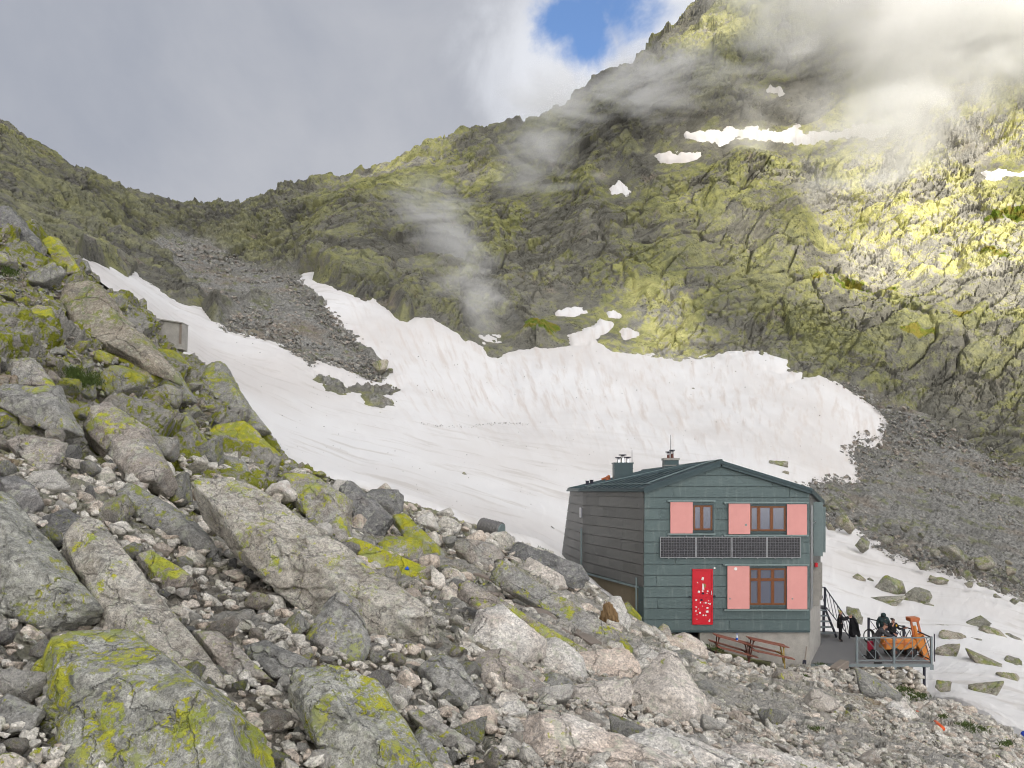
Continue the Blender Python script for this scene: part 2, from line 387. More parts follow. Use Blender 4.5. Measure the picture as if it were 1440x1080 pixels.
M['pipe_white'] = simple('pipe_pale', (.66, .62, .58), .5, 0, .15, 5)
M['skin'] = simple('skin', (.46, .25, .18), .6, 0, .1)
M['black_cloth'] = simple('black_cloth', (.012, .012, .014), .9, 0, .3, 12)
M['navy_cloth'] = simple('navy_cloth', (.018, .02, .045), .9, 0, .3, 12)
M['green_cloth'] = simple('dark_green_cloth', (.022, .04, .042), .9, 0, .3, 12)
M['grey_cloth'] = simple('charcoal_cloth', (.045, .043, .047), .9, 0, .3, 12)
M['grey_trouser'] = simple('grey_trousers', (.12, .115, .115), .9, 0, .3, 12)
M['lime'] = simple('lime_knit', (.40, .42, .02), .9, 0, .2, 30)
M['hair'] = simple('dark_hair', (.025, .015, .012), .8, 0, .2, 30)
M['hair_red'] = simple('brown_hair', (.10, .045, .03), .8, 0, .2, 30)
M['red_cloth'] = simple('red_cloth', (.42, .02, .05), .8)
M['blue_cloth'] = simple('blue_cloth', (.02, .06, .42), .7)
M['bottle'] = simple('bottle_pale', (.55, .62, .68), .15, 0, .1)
M['blue'] = simple('blue_label', (.02, .10, .50), .5)
M['chrome'] = simple('bright_steel', (.75, .77, .80), .2, .9, .1)
M['drum'] = simple('grey_drum', (.15, .145, .14), .6, .2, .3, 4)
M['solar_frame'] = simple('aluminium', (.34, .35, .36), .4, .6, .1)
M['grass'] = simple('alpine_grass', (.055, .085, .014), .9, 0, .5, 3)
M['straw'] = simple('dry_straw', (.21, .135, .065), .9, 0, .45, 7)
M['dry_grass'] = simple('dry_moss', (.15, .12, .03), .9, 0, .5, 3)
def glass_mat():
    m, t, b = mat_nodes('window_glass')
    b.inputs['Base Color'].default_value = (.13, .14, .18, 1); b.inputs['Roughness'].default_value = .08  # lifted base colour stands in for the bright sky mirrored in the panes
    b.inputs['Specular IOR Level'].default_value = .8
    co = t.node('ShaderNodeTexCoord').outputs['Object']; t.put(b.inputs['Normal'], t.bump(t.noise(co, 1.5, 2), .1, .01)); return m
M['glass'] = glass_mat()
def solar_mat():
    m, t, b = mat_nodes('solar_cells')
    co = t.node('ShaderNodeTexCoord').outputs['Object']
    x = t.node('ShaderNodeSeparateXYZ'); t.put(x.inputs[0], co)
    def line(v, p): return t.math('LESS_THAN', t.math('ABSOLUTE', t.math('SUBTRACT', t.math('FRACT', t.math('DIVIDE', v, p)), .5)), .09)
    g = t.math('MAXIMUM', line(x.outputs[0], .125), line(x.outputs[2], .125))
    c = t.mix(g, (.010, .010, .014), (.10, .10, .11)); t.put(b.inputs['Base Color'], c); b.inputs['Roughness'].default_value = .25; return m
M['solar'] = solar_mat()
# ------------------------------------------------------------------ terrain: columns of (photo row, distance) stages
ST = {  # px : S1..S10
 -420: [(1000,3.0),(700,5),(480,8),(260,15),(60,35),(70,55),(60,80),(40,110),(10,150),(-60,190)],
 -150: [(1080,3.4),(800,5.5),(600,8.5),(420,17),(225,40),(240,58),(222,85),(195,118),(150,158),(90,205)],
 0:    [(1080,3.9),(880,6),(680,9.5),(500,18),(292,42),(304,60),(288,88),(268,120),(228,162),(181,216)],
 60:   [(1080,4.0),(885,6.1),(690,9.7),(515,19),(335,44),(348,61),(335,88),(310,120),(262,166),(211,221)],
 100:  [(1080,4.1),(890,6.2),(700,10),(525,20),(366,45),(378,62),(362,86),(330,120),(290,170),(236,226)],
 200:  [(1080,4.3),(895,6.5),(730,11),(580,21),(440,48),(455,64),(425,92),(398,122),(345,175),(274,240)],
 250:  [(1080,4.35),(898,6.8),(745,11.5),(612,22),(492,47),(508,62),(470,92),(425,126),(352,182),(279,246)],
 300:  [(1080,4.4),(900,7),(760,12),(640,22),(535,45),(556,60),(505,92),(428,132),(355,190),(281,250)],
 360:  [(1080,4.5),(903,7.1),(772,12.5),(668,22),(600,40),(622,54),(540,88),(430,134),(368,190),(277,252)],
 400:  [(1080,4.6),(905,7.2),(780,13),(692,22),(645,37),(665,50),(562,86),(428,137),(365,190),(258,255)],
 450:  [(1080,4.7),(912,7.4),(795,13.3),(720,22),(668,36),(690,48),(585,86),(428,140),(352,190),(246,257)],
 500:  [(1080,4.8),(920,7.5),(810,13.5),(742,22),(684,36),(712,48),(600,86),(433,143),(340,190),(236,260)],
 560:  [(1080,4.9),(926,7.7),(826,13.8),(762,22),(702,36),(730,48),(612,86),(448,145),(335,194),(212,261)],
 600:  [(1080,5.0),(930,7.8),(840,14),(778,22),(716,36),(745,48),(622,87),(455,147),(330,196),(195,263)],
 700:  [(1080,5.2),(950,8.5),(860,14.5),(808,22),(754,36),(778,48),(642,89),(497,152),(330,201),(176,266)],
 760:  [(1080,5.3),(958,9.1),(870,15.3),(828,23),(774,37),(798,49),(650,90),(490,154),(325,204),(160,268)],
 800:  [(1080,5.3),(962,9.5),(882,16),(842,24),(800,38),(822,50),(655,91),(488,155),(320,206),(143,271)],
 850:  [(1080,5.4),(968,9.8),(895,16.6),(858,25),(838,37),(835,50),(660,92),(490,157),(315,208),(112,273)],
 900:  [(1080,5.4),(972,10),(908,17.2),(885,26),(878,36),(835,52),(665,92),(500,159),(310,210),(84,276)],
 940:  [(1080,5.5),(980,10.2),(918,17.6),(902,26.5),(891,35.5),(838,53),(668,92),(505,160),(303,211),(42,280)],
 985:  [(1080,5.6),(993,10.5),(948,18),(928,27),(908,35.3),(842,54),(674,92),(506,161),(290,212),(-5,286)],
 1050: [(1080,5.8),(1010,10.8),(972,18),(953,27),(933,34.6),(850,54),(682,92),(504,161),(292,213),(-75,294)],
 1100: [(1080,6.0),(1022,11),(982,18),(962,27),(940,34.7),(860,55),(690,92),(510,160),(300,213),(-125,300)],
 1150: [(1080,6.4),(1030,11),(990,18),(968,27.5),(938,36.0),(885,50),(703,91),(532,155),(305,212),(-155,306)],
 1200: [(1080,6.8),(1040,11),(998,18),(977,28),(944,36.5),(925,46),(722,90),(566,150),(310,210),(-175,310)],
 1260: [(1080,7.4),(1050,11.6),(1012,18),(990,28),(962,36.8),(942,46),(745,87),(592,147),(320,207),(-190,312)],
 1300: [(1080,8),(1058,12),(1026,18),(1006,27),(984,36),(955,45),(765,84),(605,145),(330,205),(-200,312)],
 1345: [(1082,8.6),(1062,12.4),(1038,17.5),(1016,24),(990,32),(972,41),(785,80),(615,142),(336,202),(-205,313)],
 1400: [(1090,9.4),(1072,12.6),(1054,17),(1040,21.5),(1016,28.5),(1006,36),(820,74),(630,138),(344,198),(-212,314)],
 1440: [(1098,9.8),(1082,12.8),(1068,16.5),(1058,20.5),(1042,26),(1034,33),(850,70),(640,135),(350,195),(-220,314)],
 1600: [(1200,9.8),(1185,12.6),(1168,16),(1150,20),(1128,25),(1110,31),(900,64),(680,128),(370,190),(-225,314)],
 1950: [(1500,9),(1450,12),(1400,15),(1350,19),(1300,24),(1260,30),(1000,60),(740,120),(400,185),(-235,314)],
}
KX = np.array(sorted(ST)); NS = 12
def _cols():
    A = np.zeros((len(KX), NS, 2))
    for i, px in enumerate(KX):
        r = ST[int(px)]
        A[i, 0] = (HY+1.62/1.1*F, 1.1)
        for k, (py, Y) in enumerate(r): A[i, k+1] = (py, Y)
        pyR, YR = r[9]; A[i, 11] = (HY-((HY-pyR)/F*YR-55)/(YR+70)*F, YR+70)
    return A
KA = _cols()
GX = np.arange(-420, 1951, 2.0)                 # fine table of columns
def _table():
    T = np.zeros((len(GX), NS, 2))
    for k in range(NS):
        for c in (0, 1):
            v = np.interp(GX, KX, KA[:, k, c])
            w = 31 if k not in (10,) else 5
            g = np.exp(-np.linspace(-2.2, 2.2, w)**2); g /= g.sum()
            T[:, k, c] = np.convolve(np.pad(v, w//2, mode='edge'), g, mode='valid')
    return T
GT = _table()
def pchip(v, t):
    """v: (n,K) values at integer knots, t: (m,) -> (n,m)"""
    d = np.diff(v, axis=1); m = np.zeros_like(v)
    s = d[:, :-1]*d[:, 1:]
    m[:, 1:-1] = np.where(s > 0, 2*s/np.where(np.abs(d[:, :-1]+d[:, 1:]) < 1e-9, 1, d[:, :-1]+d[:, 1:]), 0)
    m[:, 0] = d[:, 0]; m[:, -1] = d[:, -1]
    i = np.clip(np.floor(t).astype(int), 0, v.shape[1]-2); f = t-i
    h00 = 2*f**3-3*f**2+1; h10 = f**3-2*f**2+f; h01 = -2*f**3+3*f**2; h11 = f**3-f**2
    return v[:, i]*h00+m[:, i]*h10+v[:, i+1]*h01+m[:, i+1]*h11

def grid(px, t):
    """world points (n,m,3) and photo rows for column positions px and stage parameters t"""
    K = np.stack([np.stack([np.interp(px, GX, GT[:, k, c]) for k in range(NS)], 1) for c in (0, 1)], 2)
    py = pchip(K[:, :, 0], t); Y = np.exp(pchip(np.log(K[:, :, 1]), t))
    X = (px[:, None]-CX)/F*Y; Z = (HY-py)/F*Y
    return np.stack([X, Y, Z], 2), py

TT = np.linspace(0, 11, 1400)
RX = np.arange(-420, 1951, 4.0); RG, RP = grid(RX, TT)
def ray(px, py, tmin=0.0, tmax=11.0):
    """first ground point seen at photo pixel (px,py) -> world point, stage"""
    j = (px-RX[0])/4.0; j0 = int(np.clip(math.floor(j), 0, len(RX)-2)); f = j-j0
    col = RP[j0]*(1-f)+RP[j0+1]*f; Yc = RG[j0, :, 1]*(1-f)+RG[j0+1, :, 1]*f
    ok = np.where((col <= py) & (TT >= tmin) & (TT <= tmax))[0]
    if len(ok) == 0: return None
    i = ok[0]
    if i > 0 and col[i-1] > py:
        a = (col[i-1]-py)/max(1e-6, col[i-1]-col[i]); Y = Yc[i-1]*(1-a)+Yc[i]*a
    else: Y = Yc[i]
    return P(px, py, Y), TT[i]
def ground_z(x, y):
    px = x/y*F+CX; j = (px-RX[0])/4.0; j0 = int(np.clip(math.floor(j), 0, len(RX)-2)); f = min(max(j-j0, 0), 1)
    Yc = RG[j0, :, 1]*(1-f)+RG[j0+1, :, 1]*f; Zc = RG[j0, :, 2]*(1-f)+RG[j0+1, :, 2]*f
    return float(np.interp(y, Yc, Zc))

def in_poly(poly, x, y):
    r = np.zeros(np.shape(x), bool); n = len(poly)
    for i in range(n):
        x0, y0 = poly[i]; x1, y1 = poly[(i+1) % n]
        if y0 == y1: continue
        c = ((y0 > y) != (y1 > y)) & (x < (x1-x0)*(y-y0)/(y1-y0)+x0)
        r ^= c
    return r
def sdist(poly, x, y):
    """signed distance in photo pixels, positive inside"""
    d = np.full(np.shape(x), 1e9); n = len(poly)
    for i in range(n):
        x0, y0 = poly[i]; x1, y1 = poly[(i+1) % n]; ex, ey = x1-x0, y1-y0
        t = np.clip(((x-x0)*ex+(y-y0)*ey)/(ex*ex+ey*ey+1e-9), 0, 1)
        d = np.minimum(d, (x-x0-t*ex)**2+(y-y0-t*ey)**2)
    return np.where(in_poly(poly, x, y), 1, -1)*np.sqrt(d)

SNOW = [(105,362),(130,368),(150,374),(165,381),(180,388),(190,384),(200,392),(215,402),(232,413),(250,425),(268,430),(284,432),(296,448),(312,462),(318,470),(330,470),
 (346,471),(362,474),(380,481),(395,489),(412,499),(428,511),(440,518),(446,508),(470,514),(492,523),(515,531),(535,536),(545,527),(538,510),(522,495),(505,482),(492,468),(478,452),
 (466,440),(455,424),(440,408),(428,398),(420,381),(430,381),(446,382),(441,394),(462,399),(488,410),(514,424),(524,420),(532,427),(548,438),(562,450),(572,452),(582,445),(608,447),
 (632,460),(655,478),(680,487),(690,498),(703,500),(716,494),(740,488),(770,490),(800,487),(826,485),(850,488),(864,495),(885,497),(912,500),(950,505),(985,507),(1010,505),
 (1030,501),(1060,500),(1090,502),(1106,507),(1098,515),(1080,521),(1095,528),(1122,527),(1104,541),(1128,537),(1152,532),(1172,540),(1190,550),(1212,568),(1240,586),(1236,618),
 (1222,610),(1204,603),(1196,622),(1184,632),(1196,650),(1208,666),(1190,672),(1172,668),(1140,676),(1110,690),(1120,722),(1160,741),(1196,744),(1222,765),(1250,782),(1290,795),(1330,806),(1380,822),(1440,848),
 (1600,905),(1960,1030),(1960,1330),(1600,1180),(1440,1056),(1400,1030),(1345,1000),(1300,983),(1250,958),(1150,915),(1000,900),(800,835),(700,800),(600,770),(500,740),(400,690),(330,620),(280,570),(240,510),(180,445),(140,405)]
PATCH = [[(966,189),(985,186),(1008,184),(1030,180),(1048,182),(1064,178),(1082,183),(1108,184),(1122,178),(1130,187),(1160,187),(1200,181),(1222,174),(1256,175),(1246,187),(1230,195),(1214,188),(1190,189),(1150,195),(1120,199),(1100,196),(1060,196),(1035,192),(1012,203),(1004,197)],
 [(922,218),(950,217),(982,217),(968,223),(940,226)], [(860,263),(870,256),(886,266),(884,271),(862,270)], [(1381,240),(1412,238),(1440,243),(1412,245),(1400,252),(1390,248)],
 [(800,474),(820,462),(834,460),(846,449),(862,452),(852,463),(840,470),(834,485),(806,486)], [(784,438),(800,432),(828,434),(806,440)], [(854,437),(868,435),(870,443),(858,446)], [(876,464),(890,462),(896,468),(880,472)],
 [(1084,124),(1096,124),(1098,129)], [(676,474),(700,472),(704,477),(682,480)], [(1250,146),(1264,145),(1262,151),(1252,151)]]
HOLES = [[(440,521),(462,526),(478,538),(494,554),(480,556),(462,547),(448,535)], [(484,543),(500,541),(520,538),(545,542),(562,548),(550,556),(520,553),(498,549)], [(508,560),(530,557),(548,566),(560,574),(540,575),(520,570)]]
SCREE = [[(300,445),(330,430),(380,418),(425,402),(445,408),(478,448),(510,482),(545,520),(548,540),(520,545),(440,525),(395,495),(350,478),(315,475)],
 [(1240,590),(1215,560),(1165,535),(1205,545),(1270,575),(1330,600),(1400,640),(1460,660),(1700,720),(1900,790),(1900,1020),(1440,885),(1330,840),(1250,815),(1200,772),(1100,755),(1080,690),(1085,650),(1150,640),(1185,625)],
 [(205,350),(225,330),(300,345),(360,375),(420,385),(440,405),(380,420),(320,440),(290,430),(250,400)]]
GRASS = [[(1112,396),(1150,382),(1200,382),(1245,394),(1295,406),(1240,401),(1180,391),(1140,392)], [(1325,348),(1360,340),(1398,338),(1440,352),(1385,352)], [(1385,302),(1400,286),(1450,278),(1450,306),(1420,300)], [(1262,472),(1285,462),(1316,462),(1318,476),(1275,482)], [(1340,436),(1388,440),(1362,448)], [(1290,310),(1330,316),(1300,322)], [(730,470),(760,455),(790,462),(780,482),(740,484)]]

def mountain_mesh():
    px = np.concatenate([np.linspace(-420, -70, 60)[:-1], np.arange(-70, 1512, 1.75), np.linspace(1512, 1950, 70)[1:]])
    seg = [(5, 6, 14), (6, 7, 70), (7, 8, 110), (8, 9, 150), (9, 10, 250), (10, 11, 40)]
    t = np.concatenate([np.linspace(a, b, n, endpoint=False) for a, b, n in seg]+[[11.0]])
    G, PY = grid(px, t); n, m = PY.shape
    PX = np.repeat(px[:, None], m, 1); TG = np.repeat(t[None], n, 0)
    # normals of the smooth ground
    dx = np.gradient(G, axis=0); dt = np.gradient(G, axis=1); N = np.cross(dx, dt); N /= np.linalg.norm(N, axis=2, keepdims=True)+1e-9
    N[N[:, :, 2] < 0] *= -1
    p = G.reshape(-1, 3); x = PX.ravel(); y = PY.ravel(); tt = TG.ravel(); nn = N.reshape(-1, 3)
    front = tt <= 10.05
    sd = sdist(SNOW, x, y)
    sd0 = np.where((tt > 5.0) & (tt < 8.6), sd, -50)
    for h in HOLES: sd = np.minimum(sd, -(sdist(h, x, y)-2.5))
    sd = np.where((tt > 5.0) & (tt < 8.6), sd, -50)
    ps = np.full(len(x), -1e3)
    for q in PATCH: ps = np.maximum(ps, sdist(q, x, y))
    ps = np.where((tt > 7.5) & (tt < 10), ps, -50)
    sd_all = np.maximum(sd, ps)
    scree = np.full(len(x), -1e3)
    for q in SCREE: scree = np.maximum(scree, sdist(q, x, y))
    scree = np.where(front, scree, -99)+fbm(p, 9, 3, 5)*8
    scree = sstep(-8, 10, scree)
    grass = np.full(len(x), -1e3)
    for q in GRASS: grass = np.maximum(grass, sdist(q, x, y))
    grass = sstep(-7, 5, grass+fbm(p, 4, 3, 18)*5)
    left = 1-sstep(400, 470, x)
    # strata: slabs dip one way on the right wall, the other way on the left ridge
    def rot(p, ax, an, sc):
        R = np.array(Matrix.Rotation(math.radians(an), 3, ax)); return (p@R.T)*np.array(sc)
    w = np.stack([fbm(p, 14, 2, 61), fbm(p, 14, 2, 62), fbm(p, 14, 2, 63)], 1)*1.6
    pr = rot(p+w, 'Y', 40, (.42, .8, 1.25)); pl = rot(p+w, 'Y', -48, (.35, .8, 1.5))
    lm_ = (x+fbm(p, 12, 3, 66)*45 < 425)[:, None]; q = np.where(lm_, pl, pr)
    big = fbm(p*np.array([1, .7, .45]), 46, 3, 3, .42, True)*3.4+fbm(p, 90, 2, 4)*5
    e0, h0, r0 = blocks(q/13.0, 20); e1, h1, r1 = blocks(q/4.0, 30); e2, h2, r2 = blocks(q/1.9, 40); e3, h3, r3 = blocks(q/.85, 50)
    gro = lambda e, w_: -(1-sstep(0, w_, e))
    calm = 1-.35*sstep(1150, 1300, x)*sstep(430, 520, y)
    m1 = sstep(-.35, .45, fbm(p, 34, 3, 71)); m2 = sstep(-.3, .4, fbm(p, 15, 3, 72)); m3 = sstep(-.25, .35, fbm(p, 8, 3, 73))
    bench = fbm(q*np.array([.3, 1, 2.0]), 11, 2, 74, .45, True)                          # ledges along the dip
    rug = fbm(q, 3.2, 4, 75, .5)
    right = calm*(h0*1.35*(.5+m1)+gro(e0, .045)*1.2*(.3+m2)+bench*.9+h1*.55*(.25+m2)+gro(e1, .06)*.75*(.15+m3)+rug*.26+h2*.36*(.25+m3)+gro(e2, .12)*.55*(.25+m1))+h3*.05+gro(e3, .13)*.10*m2+fbm(p, 1.1, 3, 9, .5)*.04
    leftd = h0*.8+bench*.6+h1*.9*(.4+m2)+gro(e1, .08)*.6+h2*.65+gro(e2, .14)*.4+h3*.26+gro(e3, .2)*.2+rug*.15
    near_l = 1-.90*left*(1-sstep(6.5, 7.9, tt)); big = big*near_l; leftd = leftd*(.35+.65*near_l)
    rockd = big+right*(1-left)+leftd*left
    screed = big*.08+fbm(p, 8, 4, 12)*.28+h2*.2+h3*.26+gro(e3, .25)*.1+fbm(p, .8, 2, 9)*.12-.7*sstep(-40, -4, sd0)
    d = rockd*(1-scree)+screed*scree
    # the rock stays low under the snow and climbs out of it at the edge
    inn = np.maximum(sstep(-9, 4, sd0), sstep(-14, -3, ps)); hole = sstep(2, 12, sd0)*sstep(4, -2, sd)
    foot = sstep(5.0, 6.2, tt)
    d = d*(1-.93*inn)*foot-inn*.5*(1-hole)+hole*(-.1+h2*.8+h3*.6)
    scree = np.maximum(scree, hole); d = d-np.maximum(d, 0)*.9*sstep(-45, -10, ps)
    ridge = sstep(9.4, 10.0, tt)*(tt <= 10.6)
    d = np.where(ridge > 0, d*(1-.55*ridge), d)
    d = np.where((x > 1090) & (x < 1335) & (tt < 7), d*sstep(5.9, 6.8, tt)-1.2*(1-sstep(5.7, 6.5, tt)), d)      # hollow under the terrace
    z_add = ridge*(h0*1.4+h1*1.6+h2*.8+np.abs(fbm(p, 9, 3, 77))*3.0-1.0)*(1-.4*left)
    v = p+nn*d[:, None]; v[:, 2] += z_add
    idx = np.arange(n*m).reshape(n, m)
    f = np.stack([idx[:-1, :-1], idx[1:, :-1], idx[1:, 1:], idx[:-1, 1:]], 2).reshape(-1, 4)
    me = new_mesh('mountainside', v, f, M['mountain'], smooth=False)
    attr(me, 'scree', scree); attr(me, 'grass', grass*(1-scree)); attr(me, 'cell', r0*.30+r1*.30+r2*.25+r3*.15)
    lich = .48+.52*sstep(1040, 1250, x)*(1-sstep(330, 520, y))*sstep(60, 220, y)-.42*left  # raised over the sunlit right wall, where it drives the painted brightening
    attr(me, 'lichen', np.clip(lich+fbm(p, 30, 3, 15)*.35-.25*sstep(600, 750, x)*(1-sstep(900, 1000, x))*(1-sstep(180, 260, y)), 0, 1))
    tag(link('mountainside', me), kind='structure')
    # ---- the snowfield: its own sheet over the same smooth ground, thinning out to nothing at the edge
    def sheet(name, keep, sdv, thick, t_lo, t_hi, wob=.9, rag=.35):
        cells = keep.reshape(n, m); cf = cells[:-1, :-1] | cells[1:, :-1] | cells[1:, 1:] | cells[:-1, 1:]
        ff = f[cf.ravel()]; used = np.unique(ff); mp = np.full(n*m, -1, np.int64); mp[used] = np.arange(len(used)); ff = mp[ff]
        pu = p[used]; nu = nn[used]; s = sdv[used]*pu[:, 1]/F
        s = s+fbm(pu, 3.0, 4, 91)*wob+fbm(pu, 11, 2, 93)*wob+fbm(pu, 1.3, 3, 94)*rag
        lift = np.where(s > 0, thick*(1-np.exp(-s/1.4)), s*.55)
        lift = np.maximum(lift, -6)
        run = fbm(pu*np.array([1, .12, .2]), 1.6, 4, 95); dune = fbm(pu, 16, 3, 96)
        cup = fbm(pu, .7, 2, 97)
        lift = lift+run*.10*sstep(75, 120, pu[:, 1])+dune*.35*sstep(0, 6, s)+cup*.035
        v2 = pu+nu*lift[:, None]
        me2 = new_mesh(name, v2, ff, M['snow'], smooth=True)
        st = sstep(80, 120, pu[:, 1])*sstep(430, 560, x[used]); attr(me2, 'steep', st)
        return me2
    me2 = sheet('snowfield', sd > -14, sd, .55, 5, 8.7, .38)
    tag(link('snowfield', me2), kind='structure')
    me3 = sheet('snow_patches', ps > -7, ps-.6, .55, 7, 10, .5, .7)
    tag(link('snow_ledges', me3), kind='structure')
    return n*m
mountain_mesh()

def talus_mesh():
    px = np.concatenate([np.linspace(-420, -60, 50)[:-1], np.arange(-60, 1500, 2.6), np.linspace(1500, 1950, 50)[1:]])
    seg = [(0, 1, 24), (1, 2, 110), (2, 3, 90), (3, 4, 80), (4, 5, 80), (5, 6, 24)]
    t = np.concatenate([np.linspace(a, b, n, endpoint=False) for a, b, n in seg]+[[6.0]])
    G, PY = grid(px, t); n, m = PY.shape
    dx = np.gradient(G, axis=0); dt = np.gradient(G, axis=1); N = np.cross(dx, dt); N /= np.linalg.norm(N, axis=2, keepdims=True)+1e-9
    N[N[:, :, 2] < 0] *= -1
    p = G.reshape(-1, 3); nn = N.reshape(-1, 3); x = np.repeat(px[:, None], m, 1).ravel(); y = PY.ravel(); tt = np.repeat(t[None], n, 0).ravel()
    e1, h1, r1 = blocks(p/np.array([1.9, 2.6, 1.5]), 120); e2, h2, r2 = blocks(p/.75, 130); e3, h3, r3 = blocks(p/.26, 140)
    far = sstep(9, 18, p[:, 1]); left = 1-sstep(380, 560, x); blk = far*left
    flat = 1-.75*sstep(760, 860, x)*(1-sstep(1000, 1150, x))*sstep(20, 26, p[:, 1])      # trodden ground in front of the hut
    d = fbm(p, 5, 3, 101)*.22*sstep(5, 12, p[:, 1])+flat*(blk*(h1*1.0-(1-sstep(0, .15, e1))*.5)+h2*.16*(.35+.65*far)+h3*.09+fbm(p, .2, 3, 103)*.03)-.06
    d = np.where(tt > 5.05, d*(1-sstep(5.05, 5.6, tt))-sstep(5.05, 5.9, tt)*1.0, d)
    v = p+nn*d[:, None]
    idx = np.arange(n*m).reshape(n, m); f = np.stack([idx[:-1, :-1], idx[1:, :-1], idx[1:, 1:], idx[:-1, 1:]], 2).reshape(-1, 4)
    me = new_mesh('talus_slope', v, f, M['soil'], smooth=False)
    attr(me, 'cell', np.where(blk > .4, r1, r2)); attr(me, 'lichen', np.clip(.15+.85*blk+.25*(1-sstep(600, 900, x))*far, 0, 1))
    attr(me, 'pale', sstep(640, 800, x))
    tag(link('talus_slope', me), kind='structure')
talus_mesh()
# ------------------------------------------------------------------ boulders
def ico(sub):
    bm = bmesh.new(); bmesh.ops.create_icosphere(bm, subdivisions=sub, radius=1)
    v = np.array([q.co for q in bm.verts]); f = np.array([[q.index for q in fc.verts] for fc in bm.faces]); bm.free(); return v, f
ICO = {k: ico(k) for k in (3, 4, 5, 6)}
def hull_planes(pts, merge=.90, min_area=.006):
    """few big facets: hull triangles of similar direction are merged, each plane pushed out to its support"""
    bm = bmesh.new()
    for p in pts: bm.verts.new(p)
    bmesh.ops.convex_hull(bm, input=bm.verts); bm.normal_update(); P_ = np.array(pts)
    fs = sorted(((f.calc_area(), np.array(f.normal)) for f in bm.faces), key=lambda q: -q[0]); tot = sum(a for a, _ in fs); bm.free()
    cl = []
    for a, n in fs:
        j = max(range(len(cl)), key=lambda i: cl[i][0].dot(n)/np.linalg.norm(cl[i][0])) if cl else -1
        if j >= 0 and cl[j][0].dot(n)/np.linalg.norm(cl[j][0]) > merge: cl[j][0] += n*a; cl[j][1] += a
        else: cl.append([n*a, a])
    pl = []
    for v, a in cl:
        n = v/np.linalg.norm(v); pr = np.sort(P_@n)[::-1]; k = min(2, len(pr)-1)
        if a/tot > min_area: pl.append(np.append(n, max(.55*pr[0]+.45*pr[k], 1e-3)))
    return np.array(pl)
def poly_rock(pts, sub, soft=.06, rough=1.0, k=1, merge=.90):
    """rounded polytope round the hull of pts (local, centred): smooth-min of its planes along each direction, then weathering noise"""
    pts = np.asarray(pts, float); c = pts.mean(0); pts = pts-c
    pl = hull_planes(pts, merge); size = np.ptp(pts, axis=0); r0 = float(np.mean(size))/2
    u, s_, vt = np.linalg.svd(pts-pts.mean(0), full_matrices=False); ax = np.sqrt(s_/s_.max()).clip(.3, 1)
    d, f = ICO[sub]; d = (d*ax)@vt; d /= np.linalg.norm(d, axis=1, keepdims=True)
    if np.linalg.det(vt) < 0: f = f[:, ::-1]
    nd = d@pl[:, :3].T; q = np.maximum(nd, 1e-4)/np.maximum(pl[:, 3], 1e-3)      # 1/r per plane
    q = q*r0; pw = 1.0/soft; mx = q.max(1, keepdims=True)
    inv = mx[:, 0]+np.log(np.exp((q-mx)*pw).sum(1))/pw
    r = r0/inv
    v = d*r[:, None]
    a = r0*rough; o = v+np.array([k*13.7, k*7.1, k*3.3])*r0
    dd = fbm(o, r0*.9, 3, 201)*.04*a+fbm(o, r0*.28, 4, 205)*.022*a
    e, h, rr = blocks(o/(r0*.6), 207); dd += h*.075*a-(1-sstep(0, .07, e))*.03*a
    if sub >= 5: dd += fbm(o, r0*.07, 3, 209)*.009*a-np.maximum(0, fbm(o*np.array([1, 1, 2.5]), r0*.4, 3, 211, .5, True)-.72)*.10*a
    v = v+d*dd[:, None]
    return v, f, c

